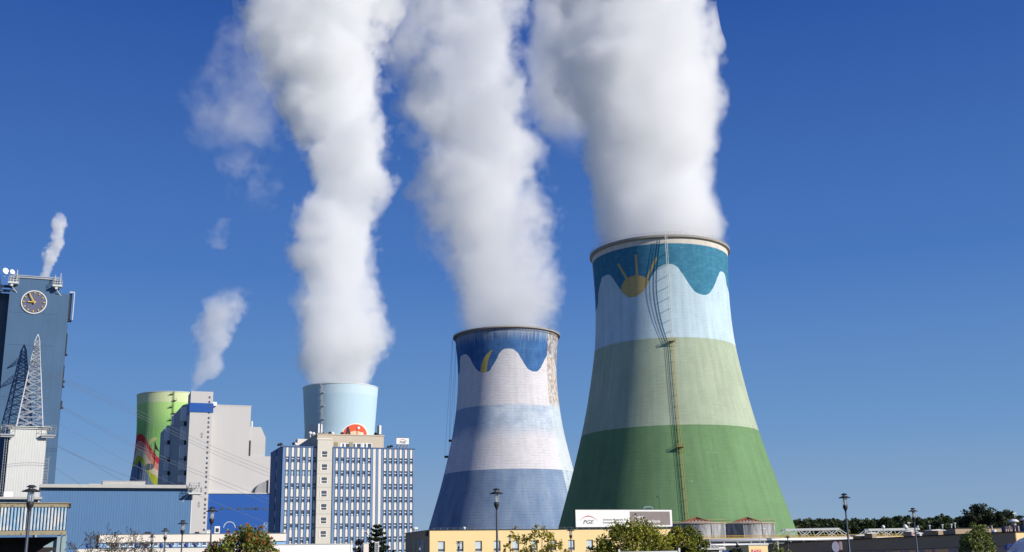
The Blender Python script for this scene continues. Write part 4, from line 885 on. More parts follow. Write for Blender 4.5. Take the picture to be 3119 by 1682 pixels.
# ------------------------------------------------------------------ yellow building and its sign board
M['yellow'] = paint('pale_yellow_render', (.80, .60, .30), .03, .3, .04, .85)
M['shade_brown'] = paint('shade_toned_side_render', (.37, .28, .19), .04, .2, .05, .9)  # yellow render browned for side walls in shade; also colours roof volumes
YB_ = Frame(1309, 1616, 200)
def yellow_building():
    f = YB_; P = f.xz; t = fempty('yellow_building', f, 'low pale yellow building in front of the two mural cooling towers', 'building')
    W, zt = P(2080, 1613); zt = P(1330, 1616)[1]; dep = f.yz(1235, 1630)[0]; zw = P(1344, 1649)[1]; zs = P(1344, 1681)[1]
    xc = [P(1344.5+56.6*k, 1665)[0] for k in range(14)]; xc = [x for x in xc if x < W-1.5]; hw_ = .66
    mb = MB(); mb.box(0, W, 0, .4, zw, zt).box(0, W, 0, .4, 0, zs)
    ed = [0]+[v for x in xc for v in (x-hw_, x+hw_)]+[W]
    for a, b in zip(ed[::2], ed[1::2]): mb.box(a, b, .0, .4, zs, zw)
    mb.build('front_wall', M['yellow'], t)
    MB().box(.0, W, .4, dep, 0, zt-.02).build('body', M['yellow'], t)
    MB().box(-.03, 0, 0, dep, 0, zt).build('side_wall', M['shade_brown'], t)
    MB().box(-.15, W+.1, -.12, dep+.1, zt, zt+.12).build('roof_edge', M['dark'], t)
    for x in xc: MB().box(x-hw_+.05, x+hw_-.05, .3, .39, zs+.02, zw-.02, 1).box(x-hw_+.14, x+hw_-.14, .27, .31, zs+.5, zw-.15, 2).box(x-hw_+.14, x+hw_-.14, .27, .31, zs+.08, zs+.45, 0).box(x-hw_-.05, x+hw_+.05, -.1, .3, zs-.06, zs+.0, 1).build('window', [M['glass'], M['white'], M['pane_pale']], t)
    for px, py, w_ in ((1276, 1665, .35), (1284, 1664, .3), (1289, 1663, .25)): y_, z = f.yz(px, py, -.03); MB().box(-.08, -.02, y_-.5, y_+.5, z-1.0, z+1.0).build('side_window', M['glass'], t)
    y_, z = f.yz(1302, 1626, -.03); MB().box(-.35, -.03, y_-.5, y_+.5, z-.4, z+.4).build('side_lamp', M['dark'], t); y_, z = f.yz(1263, 1668, -.03); MB().box(-.2, -.03, y_-.15, y_+.15, 0, z+1.2).build('downpipe', M['steel'], t)
    mb = MB()
    for i in range(40): x = .8+i*(W-1.5)/39; mb.tube((x, .2, zt+.1), (x, .2, zt+.45), .035, n=4)
    mb.tube((.8, .2, zt+.42), (W-.7, .2, zt+.42), .012, n=4); mb.build('lightning_conductor', M['steel'], t)
    def vent(px, py, lb, r=.28): x, z = P(px, py, 3); e = empty('roof_ventilator', f.w(x, 3, zt+.12), f.g, lb, 'ventilator', 'ventilators on the yellow building'); h = max(z-zt-.1, .5); MB().tube((0, 0, 0), (0, 0, h-.1), r*.7, n=10).build('pipe', M['steel'], e); MB().lathe([(.01, h+.12), (r, h), (r, h-.22), (.01, h-.25)], 12).build('cap', M['white'], e)
    vent(1414, 1609, 'small white ventilator on the yellow roof, left of the tall street lamp'); vent(1263, 1613, 'grey ventilator on the yellow building roof at its far left end', .45); vent(1270, 1615, 'thin white vent pipe beside the grey ventilator on the yellow roof', .15)
    # sign board
    ys = -.0; xa, z1 = P(1753, 1556, ys); xb, z0 = P(2049, 1607, ys); s = empty('roof_sign_board', f.w(xa, .25, zt+.12), f.g, 'long white sign board with PGE emblem standing on the yellow roof', 'sign'); h = z1-z0; zb = z0-zt-.12; L = xb-xa
    zb = max(zb, .3)
    MB().box(0, L, -.2, .3, zb, zb+h).build('board', M['white'], s); MB().box(-.12, -.001, -.22, .32, zb-.08, zb+h+.1).box(-.1, L, -.22, .32, zb+h, zb+h+.1).box(-.1, L, -.1, .2, zb-.1, zb-.001).build('frame', M['dark'], s)
    gx0 = P(1919, 1575)[0]-xa; gx1 = P(2041, 1575)[0]-xa; gz1 = zb+h-.32; gz0 = zb+.3
    mg = paint('faded_grey_brown_print', (.24, .2, .19), .15, 1.5, .2, .7, dirt=(.55, .52, .5, 1), dirt_amt=-.02); MB().box(gx0, gx1, -.215, -.2, gz0, gz1).build('grey_panel', mg, s)
    k = 1/4.926; X = lambda c: P(1700+c*k, 1580)[0]-xa; Z = lambda c: P(1850, 1400+c*k)[1]-zt-.12
    arc_logo(s, (X(322)+X(592))/2, Z(915), (X(592)-X(322))/2, Z(842)-Z(915), -.2, M['logo_red'], M['logo_pink'])
    text_obj('emblem_letters', 'PGE', (Z(905)-Z(962))*1.42, M['logo_grey'], s, (X(368), -.21, Z(962)), shear=.35, bold=.012, sx_=1.2)
    text_obj('company_lettering', 'Górnictwo i Energetyka', (Z(888)-Z(915))*1.45, M['logo_grey'], s, (X(670), -.21, Z(915)), bold=.006, sx_=.93)
    text_obj('company_lettering', 'Konwencjonalna S.A.', (Z(930)-Z(957))*1.45, M['logo_grey'], s, (X(670), -.21, Z(958)), bold=.006, sx_=.93)
    text_obj('plant_lettering', 'Oddział', (Z(843)-Z(880))*1.4, M['white'], s, (X(1150), -.225, Z(880)), bold=.01, sx_=.95)
    text_obj('plant_lettering', 'Elektrownia Opole', (Z(905)-Z(945))*1.4, M['white'], s, (X(1155), -.225, Z(946)), bold=.014, sx_=1.02)
    mb = MB()
    for i in range(9): x = .3+i*(L-.6)/8; mb.tube((x, .1, 0), (x, .1, zb), .06, n=5); mb.tube((x, .3, zb+h*.7), (x, 2.2, 0), .05, n=4)
    mb.build('props', M['steel'], s)
    # hooked pipe and thin mast behind the board
    e = empty('vent_pipe', f.w(P(1960, 1560, 3)[0], 3, zt+.1), f.g, 'bent grey vent pipe rising behind the sign board', 'pipe'); zz = P(1960, 1545, 3)[1]-zt-.1; w_ = (P(1984, 1550, 3)[0]-P(1956, 1550, 3)[0])
    mb = MB(); pts = [Vector((0, 0, 0)), Vector((0, 0, zz-.5)), Vector((.12, 0, zz-.15)), Vector((.45, 0, zz)), Vector((w_-.4, 0, zz)), Vector((w_-.1, 0, zz-.15)), Vector((w_, 0, zz-.5)), Vector((w_, 0, 0))]
    for a, b in zip(pts, pts[1:]): mb.tube(a, b, .16, n=8); mb.ball(b, .16, 8)
    mb.build('pipe', paint('grey_green_pipe', (.2, .28, .28), .1), e)
    x, z = P(2007, 1513, 3); e = empty('weather_mast', f.w(x, 3, zt+.1), f.g, 'thin dark mast with a small sensor behind the sign board', 'mast'); h = z-zt-.1; MB().tube((0, 0, 0), (0, 0, h), .035, n=5).build('pole', M['dark'], e); MB().tube((-.4, 0, h-.1), (.1, 0, h-.1), .04, n=5).box(-.5, -.3, -.05, .05, h-.2, h+.15).box(-.12, .02, -.05, .05, h-.15, h+.1).build('sensor', M['dark'], e)
yellow_building()
# ------------------------------------------------------------------ tanks, pipe rack, trusses
g_ = G('streaked_tank_steel'); x_, y_, z_ = g_.xyz(); n_ = g_.noise(g_.vec(x_, y_, z_*.25), scale=.55, detail=5, rough=.6, dist=.8)
c_ = g_.mix(g_.ss(n_, .38, .62), (.2, .205, .21), (.46, .45, .43)); g_.bsdf(c_, .6, .2); M['tank'] = g_.mat
M['tank_roof'] = paint('rusty_tank_roof', (.5, .4, .3), .2, .6, .1, .9, dirt=(.22, .07, .03, 1), dirt_amt=.1)
M['rust_rib'] = paint('rusty_ribs', (.28, .1, .045), .3, 1, .2, .9)
def tank(cpx, apy, y, rpx, lb, eave=1594):
    c = at(cpx, 1600, y); R = rpx/F*y; e = empty('storage_tank', (c.x, c.y, 0), 0, lb, 'storage tank', 'storage tanks at the foot of the green tower')
    ze = at(cpx, eave, y-R).z; za = at(cpx, apy, y).z
    MB().lathe([(R, 0), (R, ze)], 48).build('shell', M['tank'], e, smooth=True)
    ro = MB().lathe([(R+.25, ze-.1), (R+.25, ze+.12), (R*.55, ze+(za-ze)*.3), (R*.3, ze+(za-ze)*.62), (.1, za)], 48).build('roof', M['tank_roof'], e)
    mb = MB()
    for k in range(24):
        a = 2*PI*k/24; p = [(R*.52, ze+(za-ze)*.34), (R*.3, ze+(za-ze)*.62+.1), (.1, za+.1)]
        for (r0, z0), (r1, z1) in zip(p, p[1:]): mb.tube((r0*math.cos(a), r0*math.sin(a), z0), (r1*math.cos(a), r1*math.sin(a), z1), .12, n=4)
    mb.build('roof_ribs', M['rust_rib'], ro)
    for a in (-1.9, -1.2): MB().tube((R*1.01*math.cos(a), R*1.01*math.sin(a), 0), (R*1.01*math.cos(a), R*1.01*math.sin(a), ze), .08, n=5).build('downpipe', M['steel'], e)
    mb = MB()
    for k in range(24): a = 2*PI*k/24; mb.tube((R*math.cos(a), R*math.sin(a), ze), (R*math.cos(a), R*math.sin(a), ze+.9), .03, n=4)
    mb.lathe([(R, ze+.88), (R+.05, ze+.88), (R+.05, ze+.93), (R, ze+.93), (R, ze+.88)], 48); mb.build('railing', M['ochre'], e)
tank(2122, 1577.5, 288, 84, 'left grey storage tank with rusty conical roof, partly behind a tree')
tank(2276, 1577.5, 300, 80, 'right grey storage tank with rusty conical roof, its left side in shadow')
PR = Frame(2080, 1643, 228)
def pipe_rack():
    f = PR; t = fempty('pipe_bridge', f, 'pipe bridge with silver pipes and yellow railing before the storage tanks', 'pipe bridge'); P = f.xz; xa = P(2060, 1643)[0]; xb = P(2760, 1640)[0]; msil = paint('silver_pipe_cladding', (.78, .78, .78), .04, 1, .03, .35, .4)
    zA = P(2200, 1646)[1]; zB = P(2200, 1660)[1]; x1 = P(2336, 1650)[0]
    MB().tube((xa, 0, zA), (xb, 0, zA), .33, n=14).build('upper_pipe', msil, t, smooth=True); MB().tube((xa, -.3, zB), (x1, -.3, zB), .24, n=14).build('lower_pipe', msil, t, smooth=True)
    MB().tube((xa, .8, (zA+zB)/2-.1), (xb, .8, (zA+zB)/2-.1), .4, n=12).build('inner_pipe', M['steel'], t, smooth=True); MB().tube((xa, 0.3, zB-.75), (P(2222, 1665)[0], .3, zB-.75), .35, n=12).build('bottom_pipe', M['steel'], t, smooth=True)
    x2 = P(2341, 1646)[0]; MB().tube((x2-.6, 0, zA), (x2+.6, 0, zA), .37, n=14).build('pipe_sleeve', M['slate_dark'], t)
    mb = MB(); x = xa+1
    while x < xb: mb.box(x-.1, x+.1, -.5, -.3, 0, zA-.3); mb.box(x-.1, x+.1, 1.2, 1.4, 0, zA-.3); mb.box(x-.1, x+.1, -.5, 1.4, zB-.45, zB-.27); mb.box(x-.1, x+.1, -.5, 1.4, zA-.5, zA-.34); x += 3.2
    mb.build('trestles', M['steel'], t)
    zd = P(2200, 1641)[1]; MB().box(xa, xb, .4, 1.8, zd-.12, zd).build('walkway', M['ochre'], t)
    mb = MB(); railing(mb, xa, xb, .4, 1.8, zd, P(2200, 1632)[1]-zd, .035, 'fb', 2.4); mb.box(xa, xb, .38, .4, zd, zd+.12); mb.build('railing', M['yellow_rail'], t)
pipe_rack()
def truss(px0, px1, pyt, Y, pyb, lb, endl=True, endr=True, n=4):
    f = Frame(px0, pyt, Y, GR*.15); P = f.xz; t = fempty('truss_bridge', f, lb, 'truss bridge', 'pale steel truss bridges right of the green tower'); L, z1 = P(px1, pyt); z0 = P((px0+px1)/2, pyb)[1]; h = z1-z0
    step = L/n
    for y in (0, 2.4):
        mb = MB(); mb.box(0, L, y-.17, y+.17, z1-.25, z1+.22); mb.box(-step*.8 if endl else 0, L+(step*.8 if endr else 0), y-.08, y+.08, z0-.1, z0+.05)
        mb.build('chord', M['pale_steel'], t); mb = MB()
        for i in range(n+1):
            x = i*step; mb.tube((x, y, z1), (x+step*.22, y, z0), .08, n=5)
            if i > 0 or endl: mb.tube((x, y, z1), (x-step*.7, y, z0), .1, n=5)
            if (i < n or endr) and i != 2: mb.tube((x, y, z1), (x+step*.8, y, z0), .1, n=5)
        mb.build('bracing', M['pale_steel'], t)
    mb = MB()
    for i in range(n+1): mb.tube((i*step, 0, z1), (i*step, 2.4, z1), .1, n=4)
    for x in (0, L): mb.box(x-.2, x+.2, 1, 1.4, 0, z0)
    mb.build('cross_members', M['pale_steel'], t)
truss(2391, 2556, 1611, 262, 1636, 'pale steel truss bridge directly right of the green tower')
truss(2644, 2800, 1611, 262, 1634, 'pale steel truss bridge further right, behind the brown building roof', endr=False)
# ------------------------------------------------------------------ brown building on the right
M['br_roof'] = paint('dark_felt_edge', (.03, .03, .035), .2, 1, .1, .9)
M['pinkish'] = paint('pinkish_primer_steel', (.45, .33, .3), .1, 1, .1, .8)
BB = Frame(3094, 1623, 180)
def brown_building():
    f = BB; Q = f.yz; t = fempty('brown_building', f, 'long low building with a shaded brown side wall at the bottom right', 'building')
    zt = (Q(3000, 1626)[1]+Q(2600, 1644.5)[1])/2; dep = Q(2330, 1655)[0]; zb = (Q(2920, 1670)[1]+Q(2620, 1679)[1])/2
    MB().box(0, 30, 0, dep, 0, zt).build('body', M['yellow'], t)
    MB().box(-.12, 0, .02, dep, zb, zt).build('side_wall', M['shade_brown'], t); MB().box(-.35, 30.1, -.2, dep+.2, zt, zt+.15).build('roof_edge', M['br_roof'], t)
    MB().box(-.06, 0, .02, dep, 0, zb).build('lower_wall', M['pinkish'], t)
    zj = Q(3060, 1664)[1]; MB().box(-.14, -.1, .02, dep, zj, zj+.05).build('wall_joint', M['br_roof'], t)
    y = Q(2935, 1675)[0]; k = 0; rnd = random.Random(3)
    while y < dep-6 and k < 40: w_ = rnd.choice((1.2, 1.8, 3.2)); MB().box(-.09, -.05, y, y+w_, .8, zb-.12).build('window', M['glass'], t); y += w_+rnd.choice((.8, 1.4, 2.2)); k += 1
    # raised roof volume
    y0, z1 = f.yz(2909, 1611.5, 5); y1, z2 = f.yz(2788, 1616, 5); zz = (z1+z2)/2; MB().box(5, 20, y0, y1, zt+.15, zz).box(4.9, 20.1, y0-.1, y1+.1, zz, zz+.12, 1).build('clerestory', [M['shade_brown'], M['br_roof']], t)
    y0, z1 = f.yz(3119, 1600, 6); MB().box(6, 26, -2+4, 9, zt+.15, f.yz(3104, 1600, 6)[1]).build('plant_room', M['slate_dark'], t)
    zc = zz+.12
    def box_vent(px, py, lb, w_=.7, x=1.5, base=None, mt='shade_brown'):
        y, z = f.yz(px, py, x); b = zt+.15 if base is None else base; e = empty('chimney_vent', f.w(x, y, b), f.g, lb, 'chimney vent', 'box vents on the brown building'); h = max(z-b, .5)
        MB().box(-w_*.4, w_*.4, -w_, w_, 0, h-.12).build('stack', M[mt], e); MB().prism([(-w_*1.3, h-.12), (w_*1.3, h-.12), (w_*1.1, h), (0, h+.14), (-w_*1.1, h)], -w_*.7, w_*.7).build('cap', M['steel'], e)
    box_vent(2848, 1615, 'tall box vent with a pale cap on the brown roof below the forest', 1.3, .8); box_vent(2650, 1624, 'mushroom-capped vent on the brown roof, right of the first truss', 1.1, 1.0); box_vent(2616, 1631, 'low box vent on the far end of the brown roof, near the road sign', 1.2, .6)
    box_vent(2769, 1618, 'pale box vent on the brown roof just left of the second tall lamp', 1.1, .8, mt='pinkish'); box_vent(2797, 1624, 'small vent on the brown roof just right of the second tall lamp', .6, .8, mt='steel')
    def post(px, py, lb, x=5.5): y, z = f.yz(px, py, x); e = empty('vent_pipe', f.w(x, y, zc), f.g, lb, 'vent pipe', 'thin vent pipes on the raised roof'); h = max(z-zc, .6); MB().tube((0, 0, 0), (0, 0, h), .09).build('pipe', M['pale_steel'], e); MB().lathe([(.01, h+.2), (.22, h+.1), (.22, h-.05), (.01, h-.05)], 10).build('cap', M['pale_steel'], e)
    post(2795, 1605, 'thin vent pipe at the left end of the raised roof'); post(2831, 1603, 'second thin vent pipe on the raised roof'); post(2870, 1601, 'third thin vent pipe on the raised roof'); post(2897, 1599, 'fourth thin vent pipe on the raised roof'); post(2908, 1595, 'thickest vent pipe at the right end of the raised roof')
    def mush(px, py, r, lb, x=7): y, z = f.yz(px, py, x); b = zt+.15; e = empty('mushroom_vent', f.w(x, y, b), f.g, lb, 'mushroom vent', 'big mushroom vents on the brown building'); h = z-b; MB().lathe([(r*.42, 0), (r*.42, h-.5), (r*.55, h-.45)], 16).build('stack', M['pinkish'], e); MB().lathe([(.01, h), (r*.6, h-.08), (r, h-.38), (r*.95, h-.5), (.01, h-.45)], 20).build('cap', M['white'], e)
    mush(3086, 1581, .85, 'big white mushroom vent at the right, above pinkish steel frames'); mush(3121, 1576, .85, 'white mushroom vent cut off by the right edge of the photo', 6); mush(3028, 1613, .45, 'small white mushroom vent near the roof edge, right of the green tree', 1.2)
    for i, (a, b, py, lb) in enumerate(((2998, 3020, 1601, 'pinkish steel frame on the brown roof behind the green tree'), (3062, 3074, 1602, 'narrow pinkish steel frame left of the mushroom vent'), (3079, 3101, 1602, 'wide pinkish steel frame under the big mushroom vent'))):
        y0, z = f.yz(b, py, 2.5); y1, _ = f.yz(a, py, 2.5); e = empty('steel_frame', f.w(2.5, y0, zt+.15), f.g, lb, 'steel frame', 'pinkish steel frames on the brown roof'); h = z-zt-.15; L = y1-y0; mb = MB(); n = max(2, int(L/1.0)) 
        for k in range(n+1): MB().box(-.09, .09, L*k/n-.09, L*k/n+.09, 0, h).build('post', M['pinkish'], e)
        MB().box(-.1, .1, 0, L, h*.62, h*.75).box(-.1, .1, 0, L, h-.1, h+.001).build('beam', M['pinkish'], e)
    for px, py, r, lb in ((2690, 1605, .3, 'white ball lamp above the right truss bridge'), (2757, 1604, .35, 'white ball lamp at the end of the right truss bridge'), (2761, 1607, .3, 'second white ball lamp close beside the one at the truss end')):
        p = at(px, py, 250); e = empty('ball_lamp', (p.x, p.y, 0), 0, lb, 'lamp', 'white ball lamps by the right truss bridge'); MB().tube((0, 0, 0), (0, 0, p.z), .07).build('pole', M['steel'], e); MB().ball((0, 0, p.z), r*1.3, 12).build('globe', M['white'], e, smooth=True)
    for px, py, Y, lb in ((2768, 1593, 300, 'white lamp head showing before the forest, left of the second tall lamp'), (3089, 1564, 230, 'white lamp head in the sky above the big mushroom vent')):
        p = at(px, py, Y); e = empty('mast_lamp', (p.x, p.y, 0), 0, lb, 'lamp', 'distant mast lamps'); MB().tube((0, 0, 0), (0, 0, p.z), .05, n=5).build('pole', M['steel'], e); MB().box(-.35, .35, -.2, .2, p.z-.12, p.z+.15).build('lamp_head', M['white'], e)
brown_building()
def little_lamp(px, py, Y, lb, arm=1.2):
    p = at(px, py, Y); e = empty('arm_lamp', (p.x, p.y, 0), 0, lb, 'street lamp', 'slim white arm lamps'); h = p.z; MB().tube((0, 0, 0), (0, 0, h-.3), .07, .05, n=6).build('pole', M['pale_steel'], e); MB().tube((0, 0, h-.3), (arm*.6, 0, h), .045, n=5).build('arm', M['pale_steel'], e); MB().prism([(arm*.5, h-.05), (arm, h+.02), (arm*1.2, h+.12), (arm, h+.22), (arm*.6, h+.12)], -.13, .13).build('lamp_head', M['white'], e)
little_lamp(2312, 1612, 215, 'slim grey arm lamp in front of the right storage tank'); little_lamp(1128, 1624, 96, 'pale arm lamp beside the conifer, its head turned left', -.5)
little_lamp(1209, 1634, 150, 'slim arm lamp in front of the striped office near the yellow building', .6)
def tarp_house():
    f = Frame(2280, 1662, 160); P = f.xz; t = fempty('yellow_kiosk', f, 'small yellow building with a red notice between two bushes', 'kiosk'); W, z = P(2338, 1661); MB().box(0, W, 0, 6, 0, z).build('wall', M['yellow'], t); MB().box(-.1, W+.1, -.1, 6.1, z, z+.08).build('coping', M['coping'], t)
    xa, z1 = P(2289.5, 1674.5, -.05); xb, z0 = P(2319, 1690, -.05); MB().box(xa, xb, -.06, -.0, z0, z1).build('notice', paint('red_notice', (.6, .09, .08), .03, 1, .02, .6), t)
    mb = MB(); mb.lathe([(.3, 0), (.36, 0), (.36, .03), (.3, .03), (.3, 0)], 16); o = mb.build('notice_emblem', M['white'], t); o.rotation_euler = (PI/2, 0, 0); o.location = (xa+.45, -.08, z1-.42)
    mb = MB()
    for i in range(3): mb.box(xa+.95, xb-.12, -.075, -.06, z1-.25-i*.28, z1-.12-i*.28)
    mb.build('notice_print', paint('pale_pink_print', (.7, .4, .36), .02), t)
    f = Frame(2120, 1671, 150); P = f.xz; t = fempty('gatehouse', f, 'white gatehouse with dark glazing and a blue sign under the pipes', 'gatehouse'); W, z = P(2206, 1671); MB().box(0, W, 0, 5, 0, z-.05).build('wall', M['dark'], t); MB().box(-.2, W+.1, -.3, 5, z-.15, z+.1).build('roof', M['coping'], t); xa = P(2189, 1675)[0]; MB().box(xa, W, -.1, 0, 0, z+.2).build('white_panel', M['white'], t); xa = P(2200, 1677, -.3)[0]; xb, zz = P(2219, 1677, -.3); MB().box(xa, xb, -.35, -.3, 0, zz).build('blue_sign', M['ball_blue'], t)
    xa = P(2160, 1675)[0]; xb = P(2180, 1675)[0]; MB().box(xa, xb, -.04, 0, z-1.6, z-.5).build('window', M['pane_pale'], t)
tarp_house()
def bill_frame():
    f = Frame(1886, 1677, 78, .05); P = f.xz; t = fempty('billboard', f, 'top edge of a white billboard in front of the big leafy tree', 'billboard'); W, z = P(2069, 1677); MB().box(0, W, 0, .12, .8, z).build('panel', M['white'], t); MB().box(-.02, W+.02, -.02, .14, z, z+.03).build('frame', M['dark'], t)
    for x in (0, W): MB().box(x-.06, x+.06, -.04, .16, 0, z+.16).build('post', M['white'], t)
bill_frame()
# ------------------------------------------------------------------ street lamps, road sign, van
def street_lamp():
    e = empty('street_lamp'); H = 6.0
    MB().lathe([(.13, 0), (.13, .9), (.09, 1.0), (.055, H-1.25)], 12).build('pole', paint('lamp_pole_paint', (.075, .085, .11), .1, 3, .1, .45, .3), e, smooth=True)
    b = H-1.25; MB().lathe([(.055, b), (.07, b+.1), (.14, b+.22), (.17, b+.32), (.17, b+.42), (.14, b+.46), (.01, b+.46)], 16).build('bowl', M['dark'], e, smooth=True)
    g = G('clear_lamp_glass'); p = g.bsdf((.85, .88, .9), .08, spec=.5); p.inputs['Transmission Weight'].default_value = .75; p.inputs['IOR'].default_value = 1.2
    MB().lathe([(.135, b+.46), (.15, b+.95)], 16).build('glass_cylinder', g.mat, e, smooth=True); MB().tube((0, 0, b+.46), (0, 0, b+.75), .04, n=8).build('bulb', M['white'], e)
    mb = MB()
    for k in range(4): a = PI/4+PI/2*k; mb.tube((.15*math.cos(a), .15*math.sin(a), b+.4), (.15*math.cos(a), .15*math.sin(a), b+1.1), .014, n=4)
    mb.build('cage', M['dark'], e)
    MB().lathe([(.14, b+.93), (.43, b+.93), (.43, b+.955), (.2, b+1.05), (.14, b+1.05)], 28).build('brim', M['dark'], e); MB().lathe([(.12, b+1.05), (.12, b+1.14), (.01, b+1.14)], 16).build('collar', M['steel'], e)
    MB().lathe([(.23, b+1.14), (.23, b+1.16), (.12, b+1.24), (.01, b+1.25), (.01, b+1.14)], 20).build('cap', M['dark'], e); return e
lamp0 = street_lamp()
LAMPS = [(95, 1497, 54, 'biggest street lamp, standing in front of the rusty gallery'), (646, 1558, 36, 'tallest lamp in front of the bright blue annex, beside the berry tree'), (557, 1596, 31, 'lamp before the low office, next left of the annex lamp'),
    (504, 1619, 26, 'middle lamp of the receding row before the low office'), (463, 1637, 21.5, 'smaller lamp of the receding row, over the low office parapet'), (430, 1668, 15, 'tiniest lamp of the left row, seen through bare twigs'),
    (1512, 1504, 41, 'tall lone lamp in front of the blue moon tower'), (1397, 1655, 19.5, 'short lamp before the second window of the yellow building'), (1553, 1636, 21.5, 'lamp left of the slim yellowing trees'), (1738, 1617, 24.5, 'lamp below the left end of the roof sign board'),
    (2572, 1517, 36, 'tall lamp right of the green tower, by the round road sign'), (2781, 1558, 28, 'second tall lamp at right, against the forest'), (1278, 1667, 15, 'small lamp in front of the shaded side of the yellow building'), (2399, 1638, 17, 'small lamp in front of the truss bridge, at the foot of the green tower'), (2683, 1650, 10, 'tiny lamp against the brown wall between the two tall right lamps'), (2405, 1660, 9, 'tiny lamp beside the bush at the left end of the brown wall')]
lz = Vector((0, 0, 5.69))
for i, (px, py, wd, lb) in enumerate(LAMPS):
    Y = .86/wd*F; p = at(px, py, Y); o = lamp0 if i == 0 else copy_tree(lamp0)
    o.location = (p.x, p.y, 0); o.scale = (1, 1, p.z/5.69) if abs(p.z/5.69-1) < .25 else (1, 1, 1)
    if not abs(p.z/5.69-1) < .25: o.location.z = p.z-5.69
    tag(o, lb, 'street lamp', 'disc-topped street lamps')
def road_sign():
    p = at(2545.5, 1666, 80); e = empty('road_sign', (p.x, p.y, 0), math.radians(-8), 'round white road sign with red rim by the tall right lamp', 'road sign'); r = 13.5/F*80; z = p.z
    n = 40; ring = lambda q, k=1: [(q*.9*math.cos(2*PI*i/n), z+q*1.25*math.sin(2*PI*i/n)) for i in range(n)]
    MB().prism(ring(r*.92), -.02, .0).build('face', paint('sign_white', (.4, .4, .5), .02, 1, 0, .5), e); MB().prism(ring(r*1.05), .0, .03).build('rim', paint('dark_red', (.12, .015, .03), .02, 1, 0, .5), e); MB().tube((0, .06, 0), (0, .06, z+r), .035).build('post', M['steel'], e)
    MB().box(r*.85, r*1.45, .05, .08, z-.2, z+.35).build('back_plate', M['pinkish'], e)
road_sign()
def van():
    f = Frame(3066, 1670, 40, .1); P = f.xz; e = fempty('van', f, 'pale blue van with a dark blue mirror cut off at the bottom right corner', 'van', None)
    mp = paint('pale_blue_car_paint', (.3, .42, .6), .02, .5, 0, .3, spec=.6); pts = [(0.05, .5)]; Q = [P(a, b) for a, b in ((3062, 1684), (3072, 1676), (3082, 1664), (3092, 1652), (3104, 1643), (3119, 1637))]
    x5, z5 = Q[-1]; pts = [(Q[0][0], .45), (Q[0][0]-.15, 1.0)]+Q+[(x5+.5, z5+.07), (x5+1.5, z5+.1), (x5+4.2, z5+.08), (x5+4.4, z5-.3), (x5+4.5, .5)]
    MB().prism(pts, -1.85, 0).build('body', mp, e); mb = MB()
    for (a, b), (c, d) in (((Q[1][0], Q[1][1]-.05), (x5+.1, Q[1][1]+.12)), ((Q[2][0]+.1, Q[2][1]-.02), (x5+.1, Q[2][1]+.12))): mb.tube((a, -.01, b), (c, -.01, d), .012, n=4)
    mb.build('seam', M['dark'], e)
    for x in (.9, x5+3.3): w_ = MB().lathe([(.34, -.1), (.36, 0), (.34, .1), (.01, .1), (.01, -.1), (.34, -.1)], 24).build('wheel', M['dark'], e); w_.rotation_euler = (PI/2, 0, 0); w_.location = (x, -.05, .36); r_ = MB().lathe([(.2, .11), (.2, .13), (.01, .12)], 16).build('rim', M['steel'], w_)
    MB().prism([(x5+.3, 1.45), (x5+.55, z5-.15), (x5+1.6, z5-.12), (x5+1.6, 1.45)], -1.87, -1.85).build('side_window', M['glass'], e)
    mb = MB(); x, z = P(3067, 1674, -.2); A = [P(a, b, -.2) for a, b in ((3066, 1675), (3065.5, 1666), (3068, 1659), (3073, 1656), (3079, 1657), (3083, 1660), (3079, 1663), (3073, 1664), (3070, 1669), (3069, 1675))]; mb.prism(A, -.25, -.05); mb.build('mirror', M['ball_blue'], e)
van()
# ------------------------------------------------------------------ power lines
def cable(pts, Y0, Y1, lb):
    P3 = [at(x, y, Y0+(Y1-Y0)*i/(len(pts)-1)) for i, (x, y) in enumerate(pts)]; mb = MB(); q = []
    n = len(P3)
    for i in range(n-1):
        a, b, c, d = P3[max(i-1, 0)], P3[i], P3[i+1], P3[min(i+2, n-1)]
        for k in range(6): t_ = k/6; q.append(.5*((2*b)+(c-a)*t_+(2*a-5*b+4*c-d)*t_*t_+(3*b-a-3*c+d)*t_**3))
    q.append(P3[-1]); o0 = q[0].copy(); q = [v-o0 for v in q]
    for a, b in zip(q, q[1:]): mb.tube(a, b, .042, n=5, cap=False)
    o = mb.build('power_cable', M['cable'], None, True, o0); tag(o, lb, 'power cable', 'power cables sagging from the clock tower'); return o
M['cable'] = paint('cable_grey', (.16, .18, .22), .05, 1, 0, .5)
cable([(150, 1143), (226, 1180), (412, 1265), (640, 1377), (822, 1453)], 300, 360, 'upper thick power cable crossing the grey boiler house')
cable([(150, 1137), (226, 1173), (412, 1257), (640, 1368), (822, 1441)], 300, 360, 'topmost power cable crossing the grey boiler house')
cable([(160, 1142), (266, 1182), (430, 1255), (650, 1361), (822, 1430)], 306, 366, 'faintest high power cable above the topmost one')
cable([(176, 1238), (260, 1283), (408, 1361), (575, 1434), (700, 1485), (822, 1536)], 300, 360, 'power cable ending low on the right of the boiler house')
cable([(176, 1231), (260, 1276), (408, 1352), (575, 1424), (700, 1473), (822, 1522)], 300, 360, 'middle power cable just above the low-ending one')
cable([(176, 1290), (290, 1352), (408, 1417), (605, 1509), (700, 1548), (812, 1592)], 300, 330, 'power cable running down to the small lattice mast')
cable([(172, 1356), (260, 1400), (372, 1464), (470, 1500)], 300, 300, 'low power cable passing behind the blue hall roof')
cable([(172, 1360), (240, 1392), (408, 1458), (500, 1490)], 302, 302, 'lower twin of the cable behind the blue hall roof')
cable([(168, 1425), (238, 1471), (300, 1505)], 300, 300, 'lowest power cable beside the clock tower foot')
